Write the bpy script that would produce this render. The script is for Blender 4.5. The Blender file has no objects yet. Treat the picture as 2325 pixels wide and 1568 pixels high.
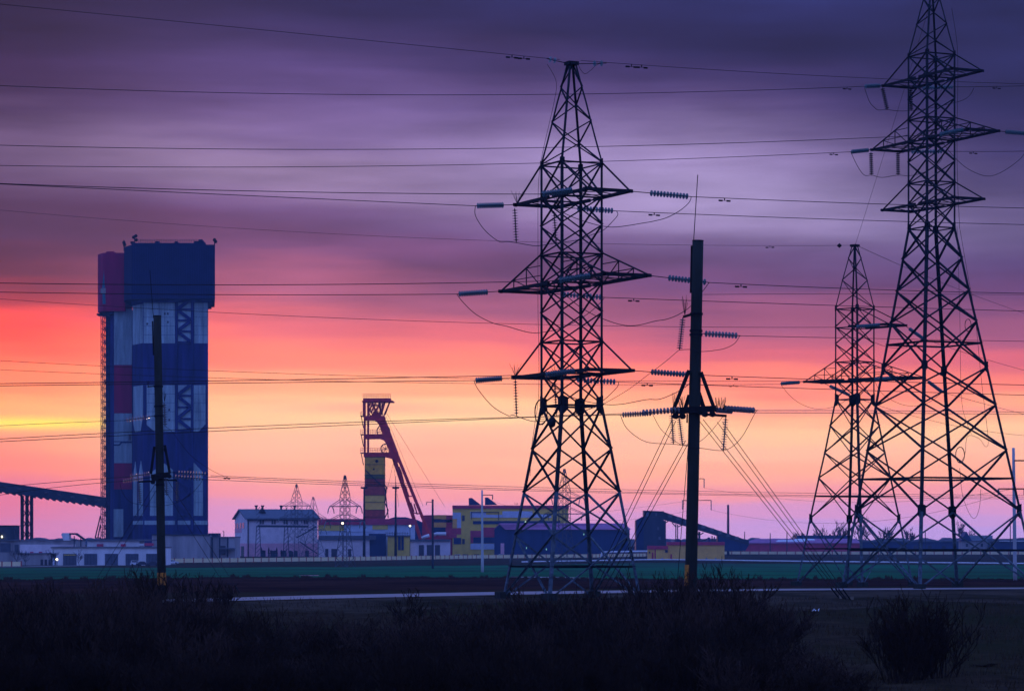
import bpy, math, random
from mathutils import Vector, Matrix
random.seed(7)
scene = bpy.context.scene
COL = scene.collection
R = math.radians

# ------------------------------------------------------------------ camera
F = 6600.0; CX = 1162.0; HY = 1218.0; CZ = 4.0      # picture units: a 2324 px wide frame
cam = bpy.data.cameras.new("camera")
cam.sensor_fit = 'HORIZONTAL'; cam.sensor_width = 36.0
cam.lens = F / 2324.0 * 36.0
cam.shift_y = (HY - 784.0) / 2324.0
cam.dof.use_dof = True; cam.dof.focus_distance = 190.0; cam.dof.aperture_fstop = 2.8
cam.clip_start = 0.5; cam.clip_end = 60000.0
cam_o = bpy.data.objects.new("camera", cam); COL.objects.link(cam_o)
cam_o.location = (0, 0, CZ); cam_o.rotation_euler = (R(90), 0, 0)
scene.camera = cam_o

# ------------------------------------------------------------------ world: afterglow sky
world = bpy.data.worlds.new("World"); scene.world = world
world.use_nodes = True
wt = world.node_tree; wt.nodes.clear()
def s2l(c):
    return tuple(((v/255.0)/12.92 if v/255.0 <= 0.04045 else ((v/255.0+0.055)/1.055)**2.4) for v in c)
def WN(kind, **kw):
    n = wt.nodes.new(kind)
    for k, v in kw.items(): setattr(n, k, v)
    return n
def wmath(op, a, b=None, c=None, clamp=False):
    n = WN('ShaderNodeMath', operation=op, use_clamp=clamp)
    for i, v in enumerate((a, b, c)):
        if v is None: continue
        if isinstance(v, (int, float)): n.inputs[i].default_value = v
        else: wt.links.new(v, n.inputs[i])
    return n.outputs[0]
def wramp(fac, stops, interp='EASE'):
    n = WN('ShaderNodeValToRGB'); cr = n.color_ramp; cr.interpolation = interp
    while len(cr.elements) > 1: cr.elements.remove(cr.elements[-1])
    first = True
    for p, c in stops:
        e = cr.elements[0] if first else cr.elements.new(p)
        e.position = p; e.color = (*c, 1); first = False
    wt.links.new(fac, n.inputs[0]); return n.outputs[0]
def wmix(fac, a, b, blend='MIX'):
    n = WN('ShaderNodeMix', data_type='RGBA', blend_type=blend)
    if isinstance(fac, (int, float)): n.inputs[0].default_value = fac
    else: wt.links.new(fac, n.inputs[0])
    for i, v in ((6, a), (7, b)):
        if isinstance(v, tuple): n.inputs[i].default_value = (*v, 1)
        else: wt.links.new(v, n.inputs[i])
    return n.outputs[2]
def wsmooth(x, lo, hi):
    n = WN('ShaderNodeMapRange', interpolation_type='SMOOTHSTEP')
    wt.links.new(x, n.inputs[0]); n.inputs[1].default_value = lo; n.inputs[2].default_value = hi
    n.inputs[3].default_value = 0; n.inputs[4].default_value = 1
    return n.outputs[0]
def wgauss(A, Z, a0, z0, sa, sz):
    d = wmath('ADD', wmath('POWER', wmath('ABSOLUTE', wmath('DIVIDE', wmath('SUBTRACT', A, a0), sa)), 2.0),
              wmath('POWER', wmath('ABSOLUTE', wmath('DIVIDE', wmath('SUBTRACT', Z, z0), sz)), 2.0))
    return wmath('EXPONENT', wmath('MULTIPLY', d, -1.0))
tc = WN('ShaderNodeTexCoord'); sep = WN('ShaderNodeSeparateXYZ')
wt.links.new(tc.outputs['Generated'], sep.inputs[0])
X, Y, Z = sep.outputs
AZ = wmath('ARCTAN2', X, Y)
def wnoise(sx, sz, scale, detail, off=0.0):
    m = WN('ShaderNodeMapping'); wt.links.new(tc.outputs['Generated'], m.inputs[0])
    m.inputs['Scale'].default_value = (sx, sx, sz); m.inputs['Location'].default_value = (off, off*0.7, off*1.3)
    n = WN('ShaderNodeTexNoise'); wt.links.new(m.outputs[0], n.inputs['Vector'])
    n.inputs['Scale'].default_value = scale; n.inputs['Detail'].default_value = detail; n.inputs['Roughness'].default_value = 0.5
    return wmath('SUBTRACT', n.outputs[0], 0.5)
n1 = wnoise(5, 26, 1.0, 3.0, 3.1)
n2 = wnoise(9, 120, 1.0, 4.0, 8.7)
n3 = wnoise(4, 60, 1.0, 3.0, 1.7)
T = wmath('ADD', wmath('ADD', Z, wmath('MULTIPLY', n1, 0.028)), wmath('MULTIPLY', n2, 0.010))
T = wmath('ADD', T, wmath('MULTIPLY', wmath('MULTIPLY', AZ, Z), 0.6))
T = wmath('ADD', T, wmath('MULTIPLY', wnoise(22, 330, 1.0, 5.0, 6.1), 0.0045))
fac = wmath('MULTIPLY', T, 4.0, clamp=True)
def P(y): return (HY - y) / F * 4.0
main = wramp(fac, [(0.0, s2l((180,146,204))), (P(1165), s2l((206,144,184))), (P(1110), s2l((238,148,142))), (P(1055), s2l((254,170,124))),
    (P(1000), s2l((255,184,134))), (P(950), s2l((255,193,130))), (P(895), s2l((254,160,108))), (P(840), s2l((242,122,92))),
    (P(770), s2l((206,94,98))), (P(700), s2l((148,78,104))), (P(620), s2l((94,57,94))), (P(540), s2l((82,57,98))), (P(450), s2l((98,79,118))),
    (P(350), s2l((82,62,108))), (P(250), s2l((66,50,96))), (P(150), s2l((46,37,80))), (P(50), s2l((26,25,64))), (0.85, s2l((36,46,108))), (1.0, s2l((44,66,140)))])
left = wramp(fac, [(0.0, s2l((196,120,160))), (P(1130), s2l((216,110,130))), (P(1060), s2l((248,128,90))),
    (P(1000), s2l((254,152,90))), (P(950), s2l((255,166,84))), (P(890), s2l((255,122,68))), (P(820), s2l((255,72,42))),
    (P(750), s2l((160,46,50))), (P(680), s2l((88,36,56))), (P(600), s2l((62,36,66))), (P(450), s2l((78,58,92))),
    (P(330), s2l((42,25,60))), (P(200), s2l((24,16,44))), (P(60), s2l((7,7,26))), (0.85, s2l((34,44,104))), (1.0, s2l((44,66,140)))])
lf = wmath('SUBTRACT', 1.0, wsmooth(AZ, -0.185, -0.07))
col = wmix(lf, main, left)
# soft pale cloud, a dark violet bank and a bright streak low on the left
col = wmix(wmath('MULTIPLY', wgauss(AZ, T, 0.075, 0.124, 0.10, 0.017), 0.8), col, s2l((150,134,176)))
col = wmix(wmath('MULTIPLY', wgauss(AZ, T, -0.085, 0.116, 0.075, 0.010), 0.5), col, s2l((140,118,150)))
col = wmix(wmath('MULTIPLY', wgauss(AZ, T, 0.17, 0.165, 0.06, 0.06), 0.85), col, s2l((28,28,68)))
col = wmix(wmath('MULTIPLY', wgauss(AZ, Z, -0.165, 0.0385, 0.035, 0.0022), 0.95), col, s2l((255,226,66)))
col = wmix(wmath('MULTIPLY', wgauss(AZ, Z, -0.02, 0.040, 0.045, 0.0016), 0.55), col, s2l((255,214,140)))
col = wmix(wmath('MULTIPLY', wgauss(AZ, Z, -0.05, 0.0445, 0.03, 0.0022), 0.5), col, s2l((240,140,120)))
col = wmix(wmath('MULTIPLY', wgauss(AZ, Z, 0.11, 0.043, 0.09, 0.0013), 0.45), col, s2l((232,128,124)))
n4 = wnoise(15, 85, 1.0, 6.0, 5.3)
gain = wmath('ADD', 1.0, wmath('MULTIPLY', wmath('ADD', wmath('MULTIPLY', n3, 1.3), wmath('MULTIPLY', n4, 1.1)), wsmooth(Z, 0.045, 0.10)))
gcol = WN('ShaderNodeCombineColor')
for k_ in range(3): wt.links.new(gain, gcol.inputs[k_])
col = wmix(1.0, col, gcol.outputs[0], 'MULTIPLY')
# the rest of the dusk sky: deep blue, brightest away from the clouds overhead
dusk = wramp(wmath('MAXIMUM', Z, 0.0), [(0.0, (0.125, 0.150, 0.44)), (0.2, (0.115, 0.185, 0.62)), (0.6, (0.110, 0.195, 0.66)), (1.0, (0.105, 0.19, 0.64))], 'LINEAR')
ff = wmath('MULTIPLY', wsmooth(Y, 0.70, 0.965), wmath('SUBTRACT', 1.0, wsmooth(Z, 0.19, 0.40)))
col = wmix(ff, dusk, col)
bg = WN('ShaderNodeBackground'); wt.links.new(col, bg.inputs[0]); bg.inputs[1].default_value = 1.5
sky = WN('ShaderNodeTexSky'); sky.sky_type = 'NISHITA'; sky.sun_disc = False
SUN_AZ, SUN_EL = R(-9.0), R(1.0)
sky.sun_elevation = SUN_EL; sky.sun_rotation = SUN_AZ
bg2 = WN('ShaderNodeBackground'); wt.links.new(sky.outputs[0], bg2.inputs[0]); bg2.inputs[1].default_value = 0.004
add = WN('ShaderNodeAddShader'); wt.links.new(bg.outputs[0], add.inputs[0]); wt.links.new(bg2.outputs[0], add.inputs[1])
wo = WN('ShaderNodeOutputWorld'); wt.links.new(add.outputs[0], wo.inputs[0])
world.cycles.sampling_method = 'MANUAL'; world.cycles.sample_map_resolution = 2048

sun = bpy.data.lights.new("sun", 'SUN'); sun.energy = 0.25; sun.color = (1.0, 0.45, 0.25); sun.angle = R(2.0)
sun_o = bpy.data.objects.new("sun", sun); COL.objects.link(sun_o)
sd = Vector((math.sin(SUN_AZ)*math.cos(SUN_EL), math.cos(SUN_AZ)*math.cos(SUN_EL), math.sin(SUN_EL)))
sun_o.rotation_euler = sd.to_track_quat('Z', 'Y').to_euler()

scene.view_settings.view_transform = 'Standard'; scene.view_settings.look = 'None'
scene.view_settings.exposure = 0.0; scene.view_settings.gamma = 1.0
scene.view_settings.use_curve_mapping = False
scene.cycles.use_denoising = True; scene.cycles.denoiser = 'OPENIMAGEDENOISE'
scene.cycles.max_bounces = 6; scene.cycles.volume_bounces = 0
scene.render.film_transparent = False

# ------------------------------------------------------------------ materials
MATS = {}
def mat(name, color, rough=0.7, metal=0.0, var=0.25, scale=1.0, bump=0.0, trans=0.0, emit=None, estr=0.0, streak=False, spec=0.12):
    if name in MATS: return MATS[name]
    m = bpy.data.materials.new(name); m.use_nodes = True; nt = m.node_tree
    b = nt.nodes['Principled BSDF']
    b.inputs['Roughness'].default_value = rough; b.inputs['Metallic'].default_value = metal
    b.inputs['Specular IOR Level'].default_value = spec
    b.inputs['Transmission Weight'].default_value = trans
    if var > 0:
        g = nt.nodes.new('ShaderNodeNewGeometry')
        mp = nt.nodes.new('ShaderNodeMapping'); nt.links.new(g.outputs['Position'], mp.inputs[0])
        mp.inputs['Scale'].default_value = (scale, scale, scale*(0.12 if streak else 1.0))
        nz = nt.nodes.new('ShaderNodeTexNoise'); nt.links.new(mp.outputs[0], nz.inputs['Vector'])
        nz.inputs['Scale'].default_value = 1.0; nz.inputs['Detail'].default_value = 6.0; nz.inputs['Roughness'].default_value = 0.6
        cr = nt.nodes.new('ShaderNodeValToRGB'); nt.links.new(nz.outputs[0], cr.inputs[0])
        lo = tuple(c*(1-var) for c in color); hi = tuple(min(1, c*(1+var)) for c in color)
        cr.color_ramp.elements[0].position = 0.3; cr.color_ramp.elements[1].position = 0.7
        cr.color_ramp.elements[0].color = (*lo, 1); cr.color_ramp.elements[1].color = (*hi, 1)
        nt.links.new(cr.outputs[0], b.inputs['Base Color'])
        if bump > 0:
            bp = nt.nodes.new('ShaderNodeBump'); bp.inputs['Strength'].default_value = bump; bp.inputs['Distance'].default_value = 0.05
            nt.links.new(nz.outputs[0], bp.inputs['Height']); nt.links.new(bp.outputs[0], b.inputs['Normal'])
    else:
        b.inputs['Base Color'].default_value = (*color, 1)
    if emit:
        b.inputs['Emission Color'].default_value = (*emit, 1); b.inputs['Emission Strength'].default_value = estr
    MATS[name] = m
    return m
STEEL = mat('painted_steel', (0.014, 0.022, 0.027), 0.7, 0.0, 0.45, 2.5)
STEEL_HAZED = mat('haze_lifted_steel', (0.085, 0.12, 0.145), 0.6, 0.0, 0.7, 2.5)  # same steel, bluish ground haze put into its colour for low legs and braces
STEEL_D = mat('weathered_steel', (0.012, 0.014, 0.017), 0.7, 0.0, 0.4, 2.0)
DARK = mat('dark_iron', (0.012, 0.012, 0.014), 0.7, 0.0, 0.3, 3)
CABLE = mat('aluminium_cable', (0.035, 0.03, 0.03), 0.7, 0.0, 0.0)
GLASS = mat('insulator_glass', (0.13, 0.24, 0.25), 0.12, 0.0, 0.2, 6, trans=0.35, spec=0.6)
PORC = mat('insulator_porcelain', (0.30, 0.27, 0.27), 0.15, 0.0, 0.15, 6, trans=0.3, spec=0.6)
CONC = mat('pole_concrete', (0.032, 0.036, 0.030), 0.85, 0, 0.3, 1.5, 0.2, streak=True)
CONC_W = mat('pale_concrete', (0.55, 0.56, 0.58), 0.85, 0, 0.2, 1.2, streak=True)
ORANGE = mat('orange_paint', (0.55, 0.20, 0.03), 0.75, 0, 0.5, 5)
FCREAM = mat('cream_fence_paint', (0.90, 0.76, 0.42), 0.8, 0, 0.1, 0.3)
FRED = mat('fence_post_red', (0.40, 0.05, 0.06), 0.8, 0, 0.2, 1)
WHITE = mat('white_plaster', (0.82, 0.82, 0.82), 0.85, 0, 0.15, 0.35, streak=True)
WHITE_T = mat('tower_white_paint', (0.34, 0.46, 0.47), 0.8, 0, 0.42, 0.45, streak=True)
BLUE_T = mat('tower_blue_paint', (0.018, 0.026, 0.13), 0.75, 0, 0.5, 0.4, streak=True)
NAVY_T = mat('tower_head_paint', (0.004, 0.012, 0.060), 0.8, 0, 0.25, 0.25)
RED_T = mat('tower_red_paint', (0.38, 0.008, 0.07), 0.8, 0, 0.25, 0.25, streak=True)
GREY = mat('grey_concrete_wall', (0.36, 0.34, 0.34), 0.9, 0, 0.45, 0.25, streak=True)
DGREY = mat('dark_grey_cladding', (0.035, 0.05, 0.075), 0.75, 0, 0.3, 0.3, streak=True)
DBLUE = mat('dark_blue_cladding', (0.018, 0.045, 0.13), 0.7, 0, 0.25, 0.25, streak=True)
ROOFP = mat('plum_roof', (0.42, 0.16, 0.30), 0.75, 0, 0.2, 0.4)
ROOFB = mat('slate_roof', (0.12, 0.14, 0.17), 0.7, 0, 0.25, 0.5)
PINK = mat('pink_plaster', (0.88, 0.46, 0.52), 0.85, 0, 0.15, 0.3)
LILAC = mat('lilac_plaster', (0.85, 0.74, 0.76), 0.85, 0, 0.15, 0.3)
YEL = mat('yellow_cladding', (0.90, 0.62, 0.10), 0.75, 0, 0.12, 0.4)
YEL_D = mat('ochre_cladding', (0.85, 0.42, 0.03), 0.75, 0, 0.3, 0.6)
ORG_W = mat('orange_plaster', (0.95, 0.52, 0.12), 0.8, 0, 0.12, 0.4)
MAROON = mat('maroon_cladding', (0.55, 0.05, 0.12), 0.75, 0, 0.2, 0.4)
RED = mat('red_steel_paint', (0.75, 0.040, 0.05), 0.6, 0.1, 0.3, 0.6)
REDBRN = mat('rust_red_cladding', (0.45, 0.07, 0.05), 0.75, 0, 0.3, 0.6)
SKYW = mat('pale_blue_cladding', (0.60, 0.68, 0.80), 0.75, 0, 0.1, 0.4)
WIN = mat('dusk_window_glass', (0.03, 0.04, 0.06), 0.15, 0, 0.2, 0.5, spec=0.6)
GATE = mat('gate_blue_steel', (0.09, 0.11, 0.15), 0.6, 0.1, 0.2, 0.8)
TWIG = mat('bare_twig_bark', (0.030, 0.017, 0.012), 0.95, 0, 0.3, 3, spec=0.1)
TWIG2 = mat('brown_twig_bark', (0.056, 0.032, 0.025), 0.95, 0, 0.3, 3, spec=0.1)
CARW = mat('white_car_paint', (0.75, 0.76, 0.78), 0.25, 0, 0.0, spec=0.6)
CARD = mat('dark_car_paint', (0.02, 0.025, 0.05), 0.25, 0, 0.0, spec=0.6)
TYRE = mat('tyre_rubber', (0.015, 0.015, 0.016), 0.9, 0, 0.0)
LAMP = mat('lit_lamp', (1, 0.9, 0.6), 0.5, 0, 0.0, emit=(1.0, 0.82, 0.45), estr=9.0)

# ------------------------------------------------------------------ helpers
HAZE = 0.00010
SX = 1.7625
def at(x, y, D): return Vector(((x-CX)*D/F, D, CZ-(y-HY)*D/F))
def gz(D):
    if D <= 190: return 0.0
    if D <= 900: return -(D-190)*5.6/710.0
    return -5.6
def gpx(x, y):
    lo, hi = 30.0, 30000.0
    for _ in range(60):
        m = math.sqrt(lo*hi)
        if CZ-(y-HY)*m/F - gz(m) > 0 and True:
            lo = m
        else: hi = m
        # above the ground: go farther (the sight line drops towards it)
    return lo
def wx(x, D): return (x-CX)*D/F
def wz(y, D): return CZ-(y-HY)*D/F

ORG = {}
class MB:
    def __init__(s): s.v = []; s.f = []
    def add(s, vs, fs):
        o = len(s.v); s.v += [tuple(p) for p in vs]; s.f += [tuple(i+o for i in f) for f in fs]; return s
    def obox(s, o, ex, ey, ez):
        o = Vector(o); ex = Vector(ex); ey = Vector(ey); ez = Vector(ez)
        vs = [o, o+ex, o+ex+ey, o+ey, o+ez, o+ex+ez, o+ex+ey+ez, o+ey+ez]
        return s.add(vs, [(0,3,2,1),(4,5,6,7),(0,1,5,4),(1,2,6,5),(2,3,7,6),(3,0,4,7)])
    def box(s, a, b):
        return s.obox(a, (b[0]-a[0],0,0), (0,b[1]-a[1],0), (0,0,b[2]-a[2]))
    def bar(s, p, q, w, h=None, up=(0,0,1)):
        p = Vector(p); q = Vector(q); h = h or w; d = (q-p)
        if d.length < 1e-6: return s
        d.normalize(); u = Vector(up)
        if abs(d.dot(u)) > 0.97: u = Vector((0,1,0))
        y = u.cross(d).normalized(); z = d.cross(y)
        return s.obox(p-y*w/2-z*h/2, q-p, y*w, z*h)
    def lbar(s, p, q, w, t, d1, d2):
        p = Vector(p); q = Vector(q); d1 = Vector(d1); d2 = Vector(d2)
        s.obox(p, q-p, d1*w, d2*t); s.obox(p+d2*t, q-p, d1*t, d2*(w-t)); return s
    def prism(s, poly, ext):
        n = len(poly); ext = Vector(ext); a = [Vector(p) for p in poly]; b = [p+ext for p in a]
        return s.add(a+b, [tuple(range(n))[::-1], tuple(range(n, 2*n))]+[(i, (i+1)%n, n+(i+1)%n, n+i) for i in range(n)])
    def tube(s, pts, r, n=6, cap=True):
        pts = [Vector(p) for p in pts]; m = len(pts)
        rr = r if isinstance(r, (list, tuple)) else [r]*m
        o = len(s.v); prev = None
        for i, p in enumerate(pts):
            d = (pts[min(i+1, m-1)]-pts[max(i-1, 0)])
            d = d.normalized() if d.length > 1e-9 else Vector((1,0,0))
            ref = Vector((0,0,1)) if abs(d.z) < 0.95 else Vector((0,1,0))
            if prev is not None and (prev - d*prev.dot(d)).length > 0.05: x = (prev - d*prev.dot(d)).normalized()
            else: x = ref.cross(d).normalized()
            prev = x; y = d.cross(x)
            for k in range(n):
                a = 2*math.pi*k/n
                s.v.append(tuple(p + (x*math.cos(a)+y*math.sin(a))*rr[i]))
        for i in range(m-1):
            for k in range(n):
                k2 = (k+1) % n
                s.f.append((o+i*n+k, o+i*n+k2, o+(i+1)*n+k2, o+(i+1)*n+k))
        if cap and n > 2:
            s.f.append(tuple(o+k for k in range(n))[::-1]); s.f.append(tuple(o+(m-1)*n+k for k in range(n)))
        return s
    def mesh(s, name, m, org=(0,0,0), smooth=False):
        me = bpy.data.meshes.new(name); ox, oy, oz = org
        me.from_pydata([(a-ox, b-oy, c-oz) for a, b, c in s.v], [], s.f)
        me.materials.append(m)
        if smooth:
            me.polygons.foreach_set('use_smooth', [True]*len(me.polygons))
        me.update(); return me
    def build(s, name, m, parent=None, smooth=False, org=None):
        if parent is not None: org = ORG[parent.name]
        elif org is None: org = s.v[0]
        o = bpy.data.objects.new(name, s.mesh(name, m, org, smooth)); COL.objects.link(o)
        if parent is not None: o.parent = parent
        else: o.location = org
        ORG[o.name] = tuple(org); return o
def tag(o, label=None, cat=None, group=None, kind=None):
    if label: o['label'] = label
    if cat: o['category'] = cat
    if group: o['group'] = group
    if kind: o['kind'] = kind
    return o
def thing(name, label, cat, loc, group=None):
    o = bpy.data.objects.new(name, None); COL.objects.link(o); o.location = loc
    o.empty_display_size = 0.3; ORG[o.name] = tuple(loc)
    return tag(o, label, cat, group)
# a shared length of angle iron, scaled for every lattice bar
def angle_mesh(name, m):
    b = MB(); b.box((0,-.5,-.5), (1,.5,-.32)); b.box((0,-.5,-.32), (1,-.32,.5)); return b.mesh(name, m)
ANGLE = {}
def ibar(name, p, q, size, m, parent, up=(0,0,1)):
    p = Vector(p); q = Vector(q); d = q-p; L = d.length; d.normalize(); u = Vector(up)
    if abs(d.dot(u)) > 0.97: u = Vector((0,1,0))
    y = u.cross(d).normalized(); z = d.cross(y)
    if m.name not in ANGLE: ANGLE[m.name] = angle_mesh('angle_iron', m)
    o = bpy.data.objects.new(name, ANGLE[m.name]); COL.objects.link(o); o.parent = parent
    org = Vector(ORG[parent.name]); pp = p-org
    M = Matrix(((d.x*L, y.x*size, z.x*size, pp.x), (d.y*L, y.y*size, z.y*size, pp.y), (d.z*L, y.z*size, z.z*size, pp.z), (0,0,0,1)))
    o.matrix_local = M; ORG[o.name] = tuple(org)
    return o
def catmull(pts, n=10):
    out = []; m = len(pts)
    for i in range(m-1):
        p0 = pts[max(i-1,0)]; p1 = pts[i]; p2 = pts[i+1]; p3 = pts[min(i+2,m-1)]
        for k in range(n):
            t = k/n
            out.append(0.5*((2*p1)+(p2-p0)*t+(2*p0-5*p1+4*p2-p3)*t*t+(3*p1-p0-3*p2+p3)*t*t*t))
    out.append(pts[-1]); return out

# ------------------------------------------------------------------ the setting
def ground_mat(name, c1, c2, c3, scale, rough=0.95, bump=0.6):
    m = bpy.data.materials.new(name); m.use_nodes = True; nt = m.node_tree; b = nt.nodes['Principled BSDF']
    b.inputs['Roughness'].default_value = rough; b.inputs['Specular IOR Level'].default_value = 0.0
    g = nt.nodes.new('ShaderNodeNewGeometry')
    def nz(sc, det, sx=1, sy=1):
        mp = nt.nodes.new('ShaderNodeMapping'); nt.links.new(g.outputs['Position'], mp.inputs[0]); mp.inputs['Scale'].default_value = (sc*sx, sc*sy, sc)
        n = nt.nodes.new('ShaderNodeTexNoise'); nt.links.new(mp.outputs[0], n.inputs['Vector']); n.inputs['Scale'].default_value = 1
        n.inputs['Detail'].default_value = det; n.inputs['Roughness'].default_value = 0.65; return n
    a = nz(scale, 8); c = nz(scale*0.07, 4, 1, 0.35)
    r = nt.nodes.new('ShaderNodeValToRGB'); nt.links.new(a.outputs[0], r.inputs[0])
    r.color_ramp.elements[0].position = .3; r.color_ramp.elements[1].position = .72
    r.color_ramp.elements[0].color = (*c1, 1); r.color_ramp.elements[1].color = (*c2, 1)
    mx = nt.nodes.new('ShaderNodeMix'); mx.data_type = 'RGBA'
    r2 = nt.nodes.new('ShaderNodeMapRange'); nt.links.new(c.outputs[0], r2.inputs[0]); r2.inputs[1].default_value = .42; r2.inputs[2].default_value = .62
    nt.links.new(r2.outputs[0], mx.inputs[0]); nt.links.new(r.outputs[0], mx.inputs[6]); mx.inputs[7].default_value = (*c3, 1)
    nt.links.new(mx.outputs[2], b.inputs['Base Color'])
    bp = nt.nodes.new('ShaderNodeBump'); bp.inputs['Strength'].default_value = bump; bp.inputs['Distance'].default_value = 0.2
    nt.links.new(a.outputs[0], bp.inputs['Height']); nt.links.new(bp.outputs[0], b.inputs['Normal'])
    return m
M_GROUND = ground_mat('rough_dry_ground', (0.020,0.013,0.009), (0.080,0.054,0.034), (0.030,0.028,0.013), 0.9)
M_FIELD = ground_mat('winter_crop', (0.014,0.115,0.050), (0.030,0.18,0.072), (0.030,0.085,0.045), 0.22, bump=0.3)
M_SOIL = ground_mat('ploughed_soil', (0.036,0.016,0.014), (0.075,0.034,0.026), (0.026,0.012,0.012), 0.9)
M_ROAD = mat('worn_wet_asphalt', (0.20, 0.18, 0.17), 0.5, 0, 0.2, 0.5, spec=0.6)
M_PATH = mat('pale_dirt_track', (0.30, 0.28, 0.27), 0.8, 0, 0.25, 0.4)
M_WATER = mat('puddle_water', (0.03, 0.03, 0.035), 0.04, 0, 0.0, spec=0.9)

rows = [-80, 0, 30, 45] + [50+3*i for i in range(47)] + [192, 200, 220, 260, 320, 414, 500, 600, 700, 800, 900, 1000, 1200, 1500, 2000, 2800, 3950]
cols = [-2400, -1000, -500, -250, -150, -100, -70] + [-56+3.5*i for i in range(33)] + [70, 100, 150, 250, 500, 1000, 2400]
b = MB(); rg = random.Random(3)
for D in rows:
    for x in cols:
        z = gz(D)
        if 50 <= D <= 138 and abs(x) < 60: z += rg.uniform(-.16, .10)
        b.v.append((x, D, z))
nc = len(cols)
for i in range(len(rows)-1):
    for j in range(nc-1): b.f.append((i*nc+j, i*nc+j+1, (i+1)*nc+j+1, (i+1)*nc+j))
tag(b.build('ground', M_GROUND, org=(0,0,0), smooth=True), kind='structure')

def interp(pts, x):
    for (x0, y0), (x1, y1) in zip(pts, pts[1:]):
        if x <= x1: return y0+(y1-y0)*(x-x0)/(x1-x0)
    return pts[-1][1]
def sheet(name, m, up, lowe, lift, x0, x1, nx=40, nd=10, wav=0.0):
    bb = MB(); rr = random.Random(hash(name) % 1000 if False else len(name))
    for i in range(nx+1):
        x = x0+(x1-x0)*i/nx; ya = interp(up, x); yb = interp(lowe, x)
        if wav: ya += rr.uniform(-wav, wav); yb += rr.uniform(-wav, wav)
        Da = gpx(x, ya); Db = gpx(x, yb)
        for k in range(nd+1):
            D = Db+(Da-Db)*k/nd; bb.v.append((wx(x, D), D, gz(D)+lift))
    n = nd+1
    for i in range(nx):
        for k in range(nd): bb.f.append((i*n+k, (i+1)*n+k, (i+1)*n+k+1, i*n+k+1))
    return tag(bb.build(name, m, org=(0,0,0)), kind='structure')
fu = [(-700,1290),(0,1289),(500,1288),(800,1286),(1100,1283),(1300,1280.5),(1450,1277.5),(1750,1279),(2324,1282),(3100,1283)]
fl = [(-700,1319),(0,1317.6),(400,1313),(550,1310.5),(1100,1311.5),(1500,1315),(2324,1315),(3100,1316)]
sheet('crop_field', M_FIELD, fu, fl, 0.03, -700, 3100, 90, 16, 0.6)
for yo in (.22, .48, .74):
    tr = [(x, interp(fu, x)*(1-yo)+interp(fl, x)*yo) for x in range(-700, 3101, 100)]
    sheet('tramline', M_SOIL, [(x, y-.22) for x, y in tr], [(x, y+.30) for x, y in tr], 0.06, -690, 3090, 90, 2, 0.08)
pl = [(-700,1352),(0,1350),(380,1345),(1100,1338),(1760,1331),(3100,1326)]
sheet('ploughed_field', M_SOIL, [(a, y+0.8) for a, y in fl], pl, 0.02, -700, 3100, 60, 10, 0.3)
ru = [(-300,1398),(0,1382),(380,1361),(700,1352),(1135,1343.5),(1760,1336.5),(2324,1333.5),(3000,1331.5)]
rl = [(-300,1408),(0,1391),(380,1367.5),(700,1360),(1135,1350.5),(1760,1340.5),(2324,1337),(3000,1334.5)]
sheet('road', M_ROAD, ru, rl, 0.045, -300, 3000, 70, 4)
M_VERGE = ground_mat('dry_grass_verge', (0.045,0.030,0.022), (0.12,0.088,0.062), (0.030,0.024,0.014), 1.6)
sheet('grass_verge', M_VERGE, [(x, y+.4) for x, y in rl], [(-300,1412),(0,1398),(380,1382),(560,1386),(760,1393),(900,1390),(1135,1368),(1400,1356),(1700,1362),(1800,1388),(1960,1380),(2100,1364),(2324,1372),(3000,1366)], 0.02, -300, 3000, 90, 6, 1.6)
sheet('dirt_track', M_PATH, [(1150,1308.5),(1250,1309),(1350,1311.5)], [(1150,1310),(1250,1311.2),(1350,1313)], 0.045, 1160, 1340, 14, 3, 0.25)
sheet('puddle', M_WATER, [(676,1305.6),(700,1304.8),(726,1305.4)], [(676,1305.9),(700,1307.4),(726,1306.4)], 0.05, 680, 724, 10, 2, 0.1)
sheet('bank_track', M_PATH, [(-300,1287),(60,1285),(380,1279.3),(420,1279)], [(-300,1288),(60,1286.2),(380,1280.4),(420,1279.8)], 0.05, -300, 400, 20, 2, 0.1)

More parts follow.
